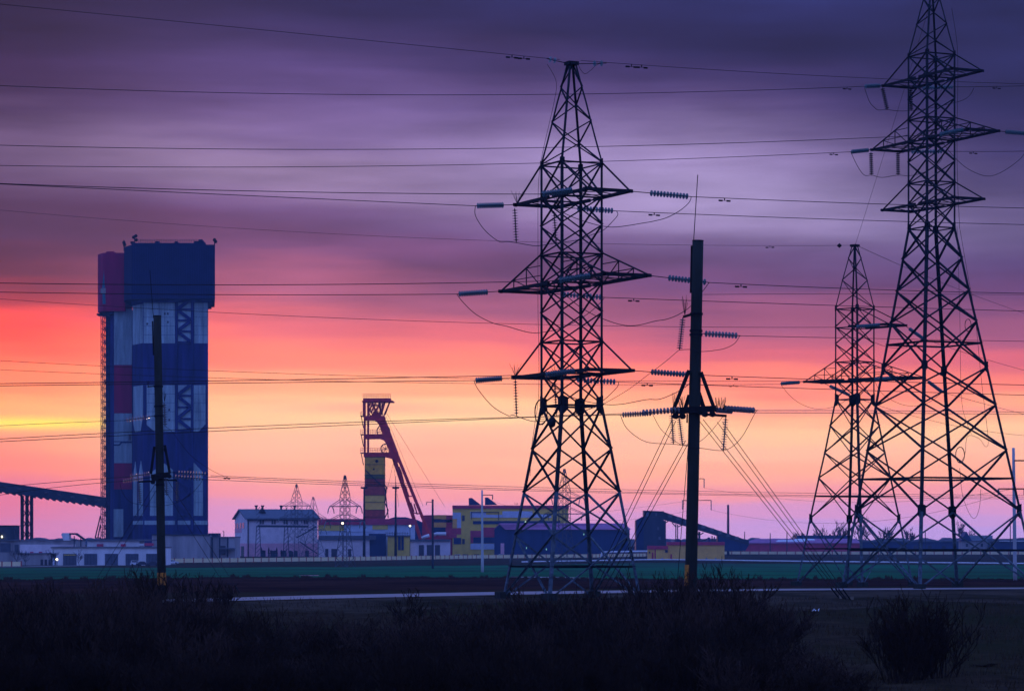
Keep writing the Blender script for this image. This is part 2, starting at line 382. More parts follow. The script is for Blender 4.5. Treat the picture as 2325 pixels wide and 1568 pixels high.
# ------------------------------------------------------------------ lattice pylons
def pylon(name, label, vx, D, theta, body, legs, peak, arms, sizes, hz, base_z, spikes=()):
    """body/legs: [(z, half side)], from top to bottom; arms: dicts; theta: yaw of the line direction"""
    x0 = wx(vx, D); c, s = math.cos(R(theta)), math.sin(R(theta))
    U = Vector((c, s, 0)); W = Vector((s, -c, 0))
    def Pt(u, w, z): return Vector((x0+hz.get('shift', 0)*max(0, legs[0][0]-z), D, 0)) + U*u + W*w + Vector((0,0,z))
    root = thing(name, label, 'pylon', (x0, D, base_z), 'lattice pylons of the power lines')
    lw, bw, lw2, bw2 = sizes            # leg and brace sizes of the body, then of the splayed base
    nodes = [(peak[0][0], peak[0][1])] + peak[1:] + body[1:] + legs[1:]
    ztop_leg = legs[0][0]
    for su in (-1, 1):
        for sw in (-1, 1):
            m = MB()
            for (za, ha), (zb, hb) in zip(nodes, nodes[1:]):
                w_ = lw2 if za <= ztop_leg+.01 else (lw if za <= body[0][0]+.01 else lw*0.75)
                m.lbar(Pt(su*ha, sw*ha, za), Pt(su*hb, sw*hb, zb), w_, w_*0.16, U*-su, W*-sw)
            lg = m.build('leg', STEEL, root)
            lg.data.materials.append(STEEL_HAZED)
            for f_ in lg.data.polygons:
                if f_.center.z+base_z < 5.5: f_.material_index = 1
            zb, hb = legs[-1]
            MB().obox(Pt(su*hb-.38, sw*hb-.38, zb-.5), U*.76, W*.76, (0,0,.9)).build('footing', CONC, root)
    faces = [((-1,-1),(1,-1)), ((1,-1),(1,1)), ((1,1),(-1,1)), ((-1,1),(-1,-1))]
    def corner(cn, h, z): return Pt(cn[0]*h, cn[1]*h, z)
    def fn(a, b): 
        mid = (U*(a[0]+b[0])+W*(a[1]+b[1])); return mid.normalized()
    # cap
    m = MB(); h = peak[0][1]; m.obox(Pt(-h-.12, -h-.12, peak[0][0]-.1), U*(2*h+.24), W*(2*h+.24), (0,0,.22)); m.build('peak_cap', STEEL_D, root)
    for i, ((za, ha), (zb, hb)) in enumerate(zip(peak, peak[1:])):
        for k, (ca, cb) in enumerate(faces):
            ce, cf = (ca, cb) if (i+k) % 2 else (cb, ca)
            ibar('brace', corner(ce, ha, za), corner(cf, hb, zb), bw*0.85, STEEL, root, fn(ca, cb))
    for i, ((za, ha), (zb, hb)) in enumerate(zip(body, body[1:])):
        for ca, cb in faces:
            n_ = fn(ca, cb); ibar('brace', corner(ca, ha, za), corner(cb, hb, zb), bw, STEEL, root, n_)
            o2 = n_*-0.05; ibar('brace', corner(cb, ha, za)+o2, corner(ca, hb, zb)+o2, bw, STEEL, root, n_)
    for i, ((za, ha), (zb, hb)) in enumerate(zip(legs, legs[1:])):
        if zb-base_z < 0.01 and len(legs) > 3 and hz.get('skip_last'): continue
        for ca, cb in faces:
            n_ = fn(ca, cb); ibar('brace', corner(ca, ha, za), corner(cb, hb, zb), bw2, STEEL_HAZED if zb < 4.5 else STEEL, root, n_)
            o2 = n_*-0.06; ibar('brace', corner(cb, ha, za)+o2, corner(ca, hb, zb)+o2, bw2, STEEL_HAZED if zb < 4.5 else STEEL, root, n_)
    def half(z):
        for (za, ha), (zb, hb) in zip(nodes, nodes[1:]):
            if zb <= z <= za: return ha+(hb-ha)*(za-z)/(za-zb)
        return nodes[-1][1]
    for z in hz['z']:
        h = half(z)
        for ca, cb in faces: ibar('strut', corner(ca, h, z), corner(cb, h, z), bw*1.05 if z > ztop_leg-.1 else bw2*1.1, STEEL, root, fn(ca, cb))
    for z, sz in hz['plates']:
        h = half(z)
        for su in (-1, 1):
            for sw in (-1, 1):
                m = MB(); p = Pt(su*(h+.012), sw*(h+.012), z)
                m.prism([p+Vector((0,0,sz)), p-U*su*sz*.8+Vector((0,0,sz*.7)), p-U*su*sz*.8-Vector((0,0,sz*.5)), p-Vector((0,0,sz))-U*su*sz*.25, p-Vector((0,0,sz))], W*-sw*.02)
                m.prism([p+Vector((0,0,sz)), p-W*sw*sz*.8+Vector((0,0,sz*.7)), p-W*sw*sz*.8-Vector((0,0,sz*.5)), p-Vector((0,0,sz))-W*sw*sz*.25, p-Vector((0,0,sz))], U*-su*.02)
                m.build('gusset_plate', STEEL_D, root)
    tips = {}
    for A in arms:
        z, zt = A['z'], A['zt']; hb = half(z); ht = half(zt)
        for side, L in ((-1, A.get('far', 0)), (1, A.get('near', 0))):
            if L <= 0: continue
            ch = 0.21
            m = MB()
            t0 = Pt(-hb, side*(hb+L), z); t1 = Pt(hb, side*(hb+L), z)
            for su, t in ((-1, t0), (1, t1)):
                m.bar(Pt(su*hb, side*hb*.2, z-.03*su), t+W*side*.25, ch*.75, ch, (0,0,1))
            m.bar(t0-U*.25+Vector((0,0,.01)), t1+U*.25+Vector((0,0,.01)), ch*.9, ch*.95)
            n = max(2, int(L/1.4))
            for k in range(n):
                wa = side*(hb+L*k/n); wb = side*(hb+L*(k+1)/n); sg = 1 if k % 2 else -1
                m.bar(Pt(-hb*sg, wa, z), Pt(hb*sg, wb, z), bw*.7, bw*.5); m.bar(Pt(hb*sg, wa, z-.04), Pt(-hb*sg, wb, z-.04), bw*.7, bw*.5)
            arm = m.build('crossarm', STEEL_D, root)
            for su, t in ((-1, t0), (1, t1)):
                a = Pt(su*ht, side*ht, zt)
                ibar('tie_rod', a, t+Vector((0,0,ch*.4)), bw*.9, STEEL_D, arm, U)
                if A.get('truss'):
                    for f in (0.36, 0.69):
                        q = a.lerp(t, f); low = Pt(su*hb, side*(hb+L*f), z+.05); inn = Pt(su*half(q.z), side*half(q.z), q.z)
                        ibar('post', q, low, bw*.6, STEEL_D, arm, U); ibar('rail', q, inn, bw*.6, STEEL_D, arm, U)
                        f2 = f-.33; ibar('diagonal', q, Pt(su*hb, side*(hb+L*f2), z+.05), bw*.55, STEEL_D, arm, U)
            if A.get('spike') == side:
                for t in (t0, t1):
                    m = MB(); r3 = random.Random(5)
                    for k in range(11):
                        e = t + U*r3.uniform(-.45, .45)*1.0 + W*r3.uniform(-.3, .3) + Vector((0,0,r3.uniform(.6, .95)))
                        m.bar(t+Vector((0,0,.1)), e, .016)
                    m.build('bird_spikes', DARK, arm)
            tips[(A['key'], side)] = (t0, t1)
    return root, Pt, U, W, tips, half

H1 = 1.49
P1 = pylon('lattice_pylon', 'nearest lattice pylon, three crossarm levels, in the middle of the picture', 1297, 187, 26.3,
    body=[(27.97,H1),(25.8,H1),(24.0,H1),(22.16,H1),(20.3,H1),(18.4,H1),(16.5,H1),(14.5,H1),(12.5,H1)],
    legs=[(12.5,H1),(9.64,1.93),(6.86,2.34),(4.1,2.74),(0.05,3.32)],
    peak=[(34.4,.24),(32.9,.52),(31.9,.73),(30.7,.95),(29.5,1.18),(27.97,H1)],
    arms=[dict(key='upper', z=25.75, zt=27.9, far=3.4, near=3.5, spike=-1), dict(key='middle', z=20.25, zt=22.16, far=5.6, near=5.9, truss=True),
          dict(key='lower', z=14.45, zt=16.5, far=3.65, near=3.75, spike=-1)],
    sizes=(.155, .095, .20, .115), hz=dict(z=[27.9,25.7,22.1,20.2,16.5,14.4,12.4,2.1], plates=[(12.45,.62),(27.95,.30),(22.1,.22),(16.5,.22)]), base_z=0.0)
P2 = pylon('lattice_pylon', 'tallest lattice pylon at the right edge, its peak cut by the frame top', 2114, 256, 25.8,
    body=[(46.4,1.5),(44.36,1.5),(42.5,1.5),(40.77,1.5),(38.87,1.5),(37.0,1.5),(35.1,1.5),(33.25,1.5),(31.2,1.5)],
    legs=[(31.2,1.5),(28.46,1.91),(25.66,2.32),(22.9,2.74),(18.87,3.34),(15.56,3.83),(11.6,4.42),(6.25,5.22),(-.4,6.2)],
    peak=[(53.0,.24),(51.4,.52),(50.3,.75),(49.1,.97),(47.9,1.2),(46.4,1.5)],
    arms=[dict(key='upper', z=44.3, zt=46.3, far=3.75, near=3.9), dict(key='middle', z=38.8, zt=40.77, far=5.6, near=6.3, truss=True),
          dict(key='lower', z=33.2, zt=35.1, far=3.9, near=4.1)],
    sizes=(.17, .105, .24, .15), hz=dict(shift=.021, z=[46.3,44.2,40.7,38.75,35.1,33.1,31.1,20.95,9.1,2.84], plates=[(31.2,.45),(46.35,.32),(40.7,.28),(35.1,.28),(18.87,.5),(6.25,.65)]), base_z=-.52)
P3 = pylon('lattice_pylon', 'shorter lattice pylon standing just left of the tallest pylon, crossarms to its right', 1940, 280, 45.6,
    body=[(26.0,1.35),(24.2,1.35),(22.55,1.35),(20.9,1.35),(19.1,1.35),(17.25,1.35)],
    legs=[(17.25,1.35),(14.7,1.72),(12.1,2.1),(9.66,2.5),(5.74,3.1),(-.66,4.0)],
    peak=[(32.0,.22),(30.8,.45),(29.8,.65),(28.7,.87),(27.4,1.1),(26.0,1.35)],
    arms=[dict(key='upper', z=24.15, zt=25.9, near=3.6), dict(key='lower', z=19.05, zt=20.9, far=3.6, near=5.8, truss=True)],
    sizes=(.15, .09, .19, .11), hz=dict(z=[25.9,24.1,20.8,19.0,17.2,7.9,2.87], plates=[(17.2,.62),(26.0,.3),(20.9,.25),(5.74,.5)]), base_z=-.71)

# number painted on the near pylon's right leg, one stencilled figure above the other
def glyph(ch, loc, size, roll, parent):
    cu = bpy.data.curves.new('glyph', 'FONT'); cu.body = ch; cu.size = size; cu.extrude = 0.004; cu.align_x = 'CENTER'; cu.resolution_u = 3
    to = bpy.data.objects.new('glyph', cu); COL.objects.link(to)
    dg = bpy.context.evaluated_depsgraph_get(); me = bpy.data.meshes.new_from_object(to.evaluated_get(dg))
    bpy.data.objects.remove(to); me.materials.clear(); me.materials.append(DARK)
    o = bpy.data.objects.new('painted_number', me); COL.objects.link(o); o.parent = parent
    o.location = Vector(loc)-Vector(ORG[parent.name]); o.rotation_euler = (R(90), roll, 0)
for ch, z in (('5', 2.95), ('9', 2.42)):
    hh = P1[5](z+.15); p = P1[1](hh, hh, z); glyph(ch, (p.x-.12, p.y-.06, z), 0.58, R(-11), P1[0])

# hanging earthing cables and a coil on the pylons
def cable(name, parent, pts, r=.012, m=CABLE, n=8):
    mm = MB(); mm.tube(catmull([Vector(p) for p in pts], n), r, 4); return mm.build(name, m, parent)
cable('down_lead', P1[0], [at(*p, 184.8) for p in ((1242,146),(1262,185),(1258,230),(1232,345),(1222,420),(1221,560),(1221,700),(1223,800),(1222,900),(1214,960),(1206,1020),(1203,1080))], .014)
cable('down_lead', P2[0], [at(*p, 255) for p in ((2160,20),(2172,100),(2174,180),(2172,300),(2173,400),(2178,520))], .02)
cable('down_lead', P2[0], [at(*p, 257) for p in ((2172,515),(2178,700),(2182,900),(2195,960),(2205,985))], .016)
cable('down_lead', P2[0], [at(*p, 256) for p in ((2179,522),(2194,610),(2213,720),(2226,850),(2234,920),(2243,1000),(2236,1013),(2222,995),(2196,990),(2190,1030),(2180,1050))], .018)
cable('down_lead', P2[0], [at(*p, 256) for p in ((2178,1062),(2184,1120),(2200,1165),(2213,1175),(2223,1150),(2226,1110))], .018)
def coil(parent, cx, cy, D, rx, ry, turns, seed, r=.025):
    m = MB(); rr = random.Random(seed); pts = []
    for k in range(turns*18):
        a = 2*math.pi*k/18; j = 1+rr.uniform(-.05, .05)
        pts.append(at(cx+rx*math.cos(a)*j, cy+ry*math.sin(a)*j, D+rr.uniform(-.15, .15)))
    m.tube(pts, r, 4); return m.build('cable_coil', CABLE, parent)
coil(P2[0], 2179, 1032, 255, 10, 18, 4, 2)
coil(P1[0], 1228, 935, 184.8, 14, 28, 4, 3, .03)
coil(P2[0], 2197, 738, 254, 7, 14, 3, 5)
m = MB(); m.tube([at(1253,y,184.4) for y in (944,950,958,966,970)], [.06,.2,.24,.2,.05], 8); m.build('counterweight', STEEL, P1[0], True)

FARST = mat('far_hazed_steel', (0.08, 0.09, 0.11), 0.6, 0.1, 0.2, 1)  # distant steel, its colour lightened and blued to stand in for haze
def far_pylon(label, vx, D, yaw, H, hw, z_sh, arms_, baseh):
    """distant pylon: bars too fine to pick apart"""
    x0 = wx(vx, D); g = gz(D); c, s = math.cos(R(yaw)), math.sin(R(yaw)); U = Vector((c,s,0)); W = Vector((s,-c,0))
    def Pt(u, w, z): return Vector((x0, D, g+z))+U*u+W*w
    root = thing('distant_pylon', label, 'pylon', (x0, D, g), 'distant lattice pylons by the works')
    zw = z_sh*.52
    nodes = [(H,.2),(H-(H-z_sh)*.35,hw*.4),(H-(H-z_sh)*.7,hw*.75),(z_sh,hw)] + [(z_sh-(z_sh-zw)*k/5, hw) for k in range(1,6)] + [(zw*(1-k/4), hw+(baseh-hw)*k/4) for k in range(1,5)]
    for su in (-1,1):
        for sw in (-1,1):
            MB().tube([Pt(su*h, sw*h, z) for z, h in nodes], .10, 4).build('leg', FARST, root)
    m = MB()
    for (za,ha),(zb,hb) in zip(nodes, nodes[1:]):
        for ca, cb in (((-1,-1),(1,-1)),((1,-1),(1,1)),((1,1),(-1,1)),((-1,1),(-1,-1))):
            m.bar(Pt(ca[0]*ha,ca[1]*ha,za), Pt(cb[0]*hb,cb[1]*hb,zb), .085); m.bar(Pt(cb[0]*ha,cb[1]*ha,za), Pt(ca[0]*hb,ca[1]*hb,zb), .085)
    tag(m.build('lattice_bracing', FARST, root), kind='stuff')
    for z, lf, rt in arms_:
        for side, L in ((-1,lf),(1,rt)):
            if L <= 0: continue
            m = MB(); t = Pt(0, side*(hw+L), z)
            for su in (-1,1):
                m.bar(Pt(su*hw, 0, z), t+U*su*hw*.6, .28); m.bar(Pt(su*hw, side*hw, z+2.2), t+U*su*hw*.6, .16)
            m.bar(t-U*hw*.6, t+U*hw*.6, .28)
            arm = m.build('crossarm', FARST, root)
            for su in (-1, 1):
                q = t+U*su*hw*.6; MB().tube([q, q+U*su*.8+Vector((0,0,-1.0)), q+U*su*1.1+Vector((0,0,-2.2))], .17, 5).build('insulator', GLASS, arm)
    return root
far_pylon('distant pylon with spread arms in front of the pale gabled house', 673, 1370, 62, 34.5, 1.9, 26.5, [(24.2,5,5),(18.5,7,7)], 4.2)
far_pylon('lowest distant pylon, at the right end of the pale gabled house', 711, 1375, 50, 28.5, 1.7, 21.0, [(18.6,4,5.5),(13,5,5)], 4.2)
far_pylon('distant pylon standing in the crop field left of the red headframe', 783, 925, 60, 29.2, 1.15, 22.6, [(19.3,4.2,4.2),(14.6,5.5,5.5)], 2.3)
far_pylon('distant pylon seen through the legs of the nearest pylon', 1281, 1000, 58, 33.0, 1.5, 25.5, [(23.0,4.5,5.5),(17.5,6,6.5)], 3.0)

# ------------------------------------------------------------------ insulators and wires
def zf(ox, oy, s): return lambda x, y: ((ox+x/s)/SX, (oy+y/s)/SX)
z7 = zf(1800,200,1.96); z8 = zf(1800,950,1.96); z6 = zf(3300,0,1.7425); z4 = zf(3100,900,1.96)
z2p = zf(2400,650,1.3629); zz = zf(2650,1200,2.24); z2 = zf(350,1500,1.96); z3 = zf(0,1850,2.583)
def lathe_x(prof, n, m, name):
    b = MB()
    for x, r in prof:
        for k in range(n):
            a = 2*math.pi*k/n; b.v.append((x, r*math.cos(a), r*math.sin(a)))
    for i in range(len(prof)-1):
        for k in range(n): b.f.append((i*n+k, i*n+(k+1)%n, (i+1)*n+(k+1)%n, (i+1)*n+k))
    return b.mesh(name, m, smooth=False)
DISC = {}
DPORC = mat('dark_porcelain', (0.035, 0.03, 0.03), 0.2, 0, 0.2, 6, spec=.5)
def disc_mesh(m):
    if m.name not in DISC:
        DISC[m.name] = lathe_x([(-.06,.02),(-.055,.055),(-.012,.06),(-.004,.195),(.008,.20),(.014,.10),(.045,.045)], 10, m, 'insulator_disc')
    return DISC[m.name]
ROD = lathe_x([(0,.001),(0,1),(1,1),(1,.001)], 6, STEEL_D, 'link_rod')
def insulator(p, q, label, n=12, rs=1.0, f0=.27, f1=.95, m=GLASS, group='strings of insulator discs'):
    p = Vector(p); q = Vector(q); d = q-p; L = d.length; d.normalize()
    up = Vector((0,0,1)) if abs(d.z) < .9 else Vector((0,1,0))
    y = up.cross(d).normalized(); z = d.cross(y)
    M = Matrix(((d.x,y.x,z.x,p.x),(d.y,y.y,z.y,p.y),(d.z,y.z,z.z,p.z),(0,0,0,1)))
    root = bpy.data.objects.new('insulator_string', None); COL.objects.link(root); root.matrix_world = M; root.empty_display_size = .2
    tag(root, label, 'insulator', group)
    r = bpy.data.objects.new('link_rod', ROD); COL.objects.link(r); r.parent = root; r.scale = (L, .028, .028)
    for k in range(n):
        o = bpy.data.objects.new('disc', disc_mesh(m)); COL.objects.link(o); o.parent = root
        o.location = (L*(f0+(f1-f0)*(k+.5)/n), 0, 0); sp = L*(f1-f0)/n/.16
        o.scale = (min(1.2, sp), rs, rs)
    return root
DAMP = MB(); DAMP.bar((0,0,0), (0,0,-.14), .05); DAMP.bar((-.3,0,-.16), (.3,0,-.16), .025)
DAMP.tube([(-.42,0,-.17),(-.16,0,-.17)], .06, 6); DAMP.tube([(.16,0,-.17),(.42,0,-.17)], .06, 6)
DAMP = DAMP.mesh('damper', DARK)
def quadfit(pts):
    (x0,y0),(x1,y1),(x2,y2) = pts
    def f(x): return y0*(x-x1)*(x-x2)/((x0-x1)*(x0-x2))+y1*(x-x0)*(x-x2)/((x1-x0)*(x1-x2))+y2*(x-x0)*(x-x1)/((x2-x0)*(x2-x1))
    return f
def along(t, vx, vy, U):
    k0 = (vx-CX)/F; k = (k0*t.y - t.x)/(U.x - k0*U.y); D = t.y+k*U.y
    return at(vx, vy, D)
def wire(label, pts, r=.017, damp=(), name='overhead_wire', m=CABLE, cat='wire', group='overhead power line wires', sides=5):
    b = MB(); b.tube(pts, r*1.25, sides, cap=False)
    root = b.build(name, m); tag(root, label, cat, group)
    for vx in damp:
        best = min(range(1, len(pts)-1), key=lambda i: abs(CX+pts[i].x*F/pts[i].y-vx))
        p = pts[best]; d = (pts[best+1]-pts[best-1]).normalized()
        o = bpy.data.objects.new('vibration_damper', DAMP); COL.objects.link(o); o.parent = root
        o.location = p-Vector(ORG[root.name]); o.rotation_euler = (0, 0, math.atan2(d.y, d.x))
    return root
def span(label, px, t=None, U=None, Ds=None, ext=-350, r=.017, damp=(), n=60):
    """a sagging wire through three picture points; t, U: runs along U through t, else depth goes linearly over Ds"""
    f = quadfit(px); x0 = px[0][0]; x1 = ext if ext is not None else px[-1][0]
    pts = []
    for k in range(n+1):
        x = x0+(x1-x0)*k/n
        if U is not None: pts.append(along(t, x, f(x), U))
        else:
            q = (x-px[0][0])/(px[-1][0]-px[0][0]); pts.append(at(x, f(x), Ds[0]+(Ds[1]-Ds[0])*q))
    return wire(label, pts, r, damp)
def loop(label, pxs, Da, Db, r=.017, name='jumper_cable', group='slack jumper cables'):
    m = len(pxs); pts = [at(x, y, Da+(Db-Da)*i/(m-1)) for i, (x, y) in enumerate(pxs)]
    return wire(label, catmull(pts, 6), r, (), name, CABLE, 'cable', group)

names = {'upper': 'upper', 'middle': 'middle', 'lower': 'lower'}
root1, Pt1, U1, W1, tips1, half1 = P1
S1 = {}
for key, side, i, px in (('upper',-1,0,(1078,467.5)),('upper',1,0,(1225,441)),('upper',-1,1,(1398,479)),('upper',1,1,(1569,446.7)),
        ('middle',-1,0,(1036,667.6)),('middle',1,0,(1264,637.5)),('middle',-1,1,(1372,675)),('middle',1,1,(1609,641.3)),
        ('lower',-1,0,(1075,863.6)),('lower',1,0,(1233,850.5)),('lower',-1,1,(1404,866.7)),('lower',1,1,(1567,850.3))):
    t = tips1[(key, side)][i] + U1*(-.2 if i == 0 else .2); q = along(t, px[0], px[1], U1); S1[(key, side, i)] = q
    where = ('left' if i == 0 else 'right') + (' off the far end of' if side < 0 else ' off the near end of')
    insulator(t, q, f'glass insulator string pulled {where} the {key} crossarm, nearest pylon', 12, 1.0, .27 if i == 0 else .30)
for key, pxs in (('upper', [(z7(507,1240), z7(520,1510)), (z7(815,1262), z7(832,1512))]), ('lower', [(z8(512,1112), z8(522,1398)), (z8(820,1130), z8(835,1392))])):
    for j, (a, bb) in enumerate(pxs):
        t = tips1[(key, -1)][j]
        insulator(along(t, *a, U1), along(t, *bb, U1), f'{"left" if j == 0 else "right"} insulator string hanging under the {key} far arm, nearest pylon', 12, .98, .03, .96, DPORC)
E1 = Pt1(0, 0, 34.45)
span('earth wire from the tip of the nearest pylon to the left frame edge', [(1270,136),(600,69),(0,10)], E1, U1, r=.014, damp=(1166,1182))
span('earth wire from the tip of the nearest pylon to the right frame edge', [(1318,138),(1872,173),(2324,191)], E1, U1, ext=2700, r=.014, damp=(1428,1455))
for sgn, px in ((-1, (1241,134)), (1, (1376,144))):
    t = along(E1, *px, U1); insulator(E1+U1*.3*sgn+Vector((0,0,-.05)), t, f'single glass insulator on the earth wire just {"left" if sgn < 0 else "right"} of the nearest pylon tip', 2, 1.0, .5, .95)
loop('slack earth lead looping right of the nearest pylon tip', [z7(*p) for p in ((1000,95),(1020,150),(1060,188),(1110,155),(1150,118),(1195,105))], 187, 188, .013)
for key, side, i, px, dm in (('upper',-1,0,[None,(500,441.5),(0,418)],()),('upper',1,0,[None,(600,434.5),(0,417)],()),('middle',-1,0,[None,(500,668.8),(0,663)],()),
        ('middle',1,0,[None,(600,646.5),(0,642.5)],()),('lower',-1,0,[None,(500,869.5),(0,875.5)],()),('lower',1,0,[None,(600,862.5),(0,870.5)],()),
        ('upper',1,1,[None,(1872,459),(2324,472.5)],(1637,)),('upper',-1,1,[None,(1872,497.3),(2324,510)],(1476,)),
        ('middle',1,1,[None,(1872,653),(2324,665.7)],(1680,)),('middle',-1,1,[None,(1872,692.5),(2324,706)],(1440,)),
        ('lower',1,1,[None,(1872,861.5),(2324,873.5)],(1652,)),('lower',-1,1,[None,(1872,883),(2324,896.5)],(1478,))):
    q = S1[(key, side, i)]; px[0] = (CX+q.x*F/q.y, HY+(CZ-q.z)*F/q.y)
    span(f'wire from the {"far" if side < 0 else "near"} end of the {key} crossarm, nearest pylon, to the {"left" if i == 0 else "right"} frame edge', px, q, U1, ext=-350 if i == 0 else 2700, damp=dm, r=.019)
for lab, pts, Da, Db in (
    ('jumper cable slung under the far upper crossarm of the nearest pylon', [(1079,468)]+[z7(*p) for p in ((200,1300),(270,1410),(380,1500),(450,1503),(520,1512),(610,1528),(690,1536),(830,1515),(1000,1490),(1110,1450),(1200,1415),(1270,1350),(1315,1295))]+[(1399,479)], 189, 194),
    ('jumper cable slung under the near upper crossarm of the nearest pylon', [(1226,441)]+[z7(*p) for p in ((780,1210),(900,1282),(1040,1340),(1200,1382),(1320,1387),(1500,1360),(1600,1342),(1700,1315),(1800,1262),(1872,1200))]+[(1569,447)], 179, 186),
    ('jumper cable slung under the far middle crossarm of the nearest pylon', [(1037,668)]+[z8(*p) for p in ((100,505),(200,600),(330,668),(450,697),(600,740),(700,746),(860,715),(1000,650),(1110,575),(1185,505))]+[(1372,675)], 190, 196),
    ('jumper cable slung under the near middle crossarm of the nearest pylon', [(1264,638)]+[z8(*p) for p in ((900,440),(1000,530),(1100,592),(1210,642),(1350,685),(1470,688),(1610,655),(1700,640),(1790,605),(1880,545),(1960,450))]+[(1609,642)], 177, 183),
    ('jumper cable slung under the far lower crossarm of the nearest pylon', [(1076,864)]+[z8(*p) for p in ((220,1190),(330,1320),(450,1393),(490,1390),(522,1400),(650,1440),(780,1432),(835,1395),(960,1390),(1100,1340),(1210,1270),(1310,1172))]+[(1404,867)], 189, 194),
    ('jumper cable slung under the near lower crossarm of the nearest pylon', [(1234,851)]+[z8(*p) for p in ((780,1140),(920,1235),(1050,1280),(1215,1308),(1350,1305),(1540,1270),(1650,1265),(1790,1205),(1880,1140))]+[(1567,851)], 179, 185)):
    loop(lab, pts, Da, Db, .019)

root2, Pt2, U2, W2, tips2, half2 = P2
S2 = {}
for key, side, i, px, lab in (('upper',-1,0,z6(272,604),'left off the upper'),('middle',-1,0,z6(178,1060),'left off the far middle'),('middle',1,0,z6(790,940),'left off the near middle'),
        ('upper',-1,1,z6(905,607),'right off the upper'),('middle',-1,1,z6(832,1056),'right off the far middle'),('middle',1,1,z6(1425,934),'right off the near middle')):
    t = tips2[(key, side)][i]+U2*(-.2 if i == 0 else .2); q = along(t, *px, U2); S2[(key, side, i)] = q
    insulator(t, q, f'glass insulator string pulled {lab} crossarm of the tallest pylon', 12, 1.0, .12 if i == 0 else .2)
for lab, a, bb in (('leftmost insulator string hanging under the upper crossarm of the tallest pylon', z6(400,612), z6(435,768)), ('inner insulator string hanging under the upper crossarm of the tallest pylon', z6(596,622), z6(601,774)),
        ('leftmost insulator string hanging under the middle crossarm of the tallest pylon', z6(320,1062), z6(325,1224)), ('inner insulator string hanging under the middle crossarm of the tallest pylon', z6(508,1062), z6(510,1224))):
    insulator(at(*a, 258), at(*bb, 257.6), lab, 11, 1.0, .03, .96, DPORC)
def pxof(q): return (CX+q.x*F/q.y, HY+(CZ-q.z)*F/q.y)
span('wire from the upper crossarm of the tallest pylon across to the left edge', [pxof(S2[('upper',-1,0)]),(950,216),(0,195)], S2[('upper',-1,0)], U2, damp=(1932,), r=.021)
span('wire from the near middle crossarm of the tallest pylon across to the left edge', [pxof(S2[('middle',1,0)]),(1000,338.5),(0,330)], S2[('middle',1,0)], U2, r=.021)
span('wire from the far middle crossarm of the tallest pylon across to the left edge', [pxof(S2[('middle',-1,0)]),(600,379.5),(0,376)], S2[('middle',-1,0)], U2, damp=(1902,), r=.021)
for k, px, lab, dm in ((('upper',-1,1),[None,(2250,197),(2324,195.5)],'upper',(2260,)),(('middle',-1,1),[None,(2240,344.3),(2324,343.5)],'far middle',(2204,)),(('middle',1,1),[None,(2420,307),(2500,308)],'near middle',())):
    px[0] = pxof(S2[k]); span(f'wire leaving the {lab} crossarm of the tallest pylon past the right edge', px, S2[k], U2, ext=2800, damp=dm, r=.021)
for lab, pts in (('jumper cable looping under the upper crossarm of the tallest pylon', ((275,612),(310,710),(345,750),(370,768),(435,766),(510,775),(600,773),(700,760),(850,730),(960,700),(1010,665),(1038,615))),
        ('jumper cable looping under the far middle crossarm of the tallest pylon', ((180,1062),(230,1165),(275,1222),(325,1222),(400,1238),(505,1222),(600,1225),(720,1190),(800,1130),(830,1060))),
        ('jumper cable hanging in a wide loop right of the tallest pylon', ((795,945),(830,1010),(915,1110),(1000,1180),(1110,1226),(1200,1215),(1310,1150),(1390,1070),(1425,940)))):
    loop(lab, [z6(*p) for p in pts], 256, 260, .02)

root3, Pt3, U3, W3, tips3, half3 = P3
for key, side, i, px, lab in (('upper',1,0,z4(632,798),'left off the upper crossarm'),('upper',1,1,z4(1162,890),'down right off the upper crossarm'),('lower',-1,0,z4(42,1244),'left off the left tip of the lower crossarm'),
        ('lower',-1,1,z4(590,1336),'down right off the left part of the lower crossarm'),('lower',1,0,z4(772,1208),'left off the right end of the lower crossarm'),('lower',1,1,z4(1312,1310),'down right off the right end of the lower crossarm')):
    t = tips3[(key, side)][i]; insulator(t, at(*px, t.y+(-2.5 if i == 0 else 3)), f'insulator string pulled {lab}, shorter right pylon', 12, .9, .25, .97)
span('faint earth wire from the shorter right pylon tip to the left edge', [(1938,557),(1021,543),(0,477)], Ds=(280,300), r=.013, damp=(1730,1750))
MB().tube([at(1900,557.5,280), at(1905,557.5,280), at(1910,557.5,280)], [.05,.24,.05], 8).build('earth_wire_ball', DARK, root3)
span('wire from the upper crossarm of the shorter right pylon to the left edge', [(z4(632,798)[0],742.5),(1021,731),(0,678.5)], Ds=(277,290), r=.018)
span('lower of two close wires from the left tip of the shorter pylon', [(z4(42,1244)[0],872),(1021,869.5),(0,839)], Ds=(280,295), r=.018, damp=(1665,))
span('upper of two close wires from the right arm of the shorter pylon', [(z4(772,1208)[0],863.5),(1021,858),(0,818.5)], Ds=(276,290), r=.018)
for lab, px, Da, Db in (('earth wire slanting down right from the shorter pylon tip', [(1944,557),(2134,640),(2324,711)], 280, 380), ('wire slanting down right from the upper arm of the shorter pylon', [z4(1162,890),(2220,810),(2324,840)], 281, 345),
        ('wire slanting down right from the right arm tip of the shorter pylon', [z4(1312,1310),(2240,918),(2324,939.5)], 281, 330), ('wire slanting down right from the left arm of the shorter pylon', [z4(590,1336),(2130,958),(2324,988)], 285, 390)):
    span(lab, px, Ds=(Da, Db), ext=2600, r=.018)
loop('jumper cable sagging left of the shorter right pylon', [z4(*p) for p in ((45,1248),(110,1330),(200,1400),(320,1440),(440,1430),(540,1385),(592,1336))], 281, 286, .016)
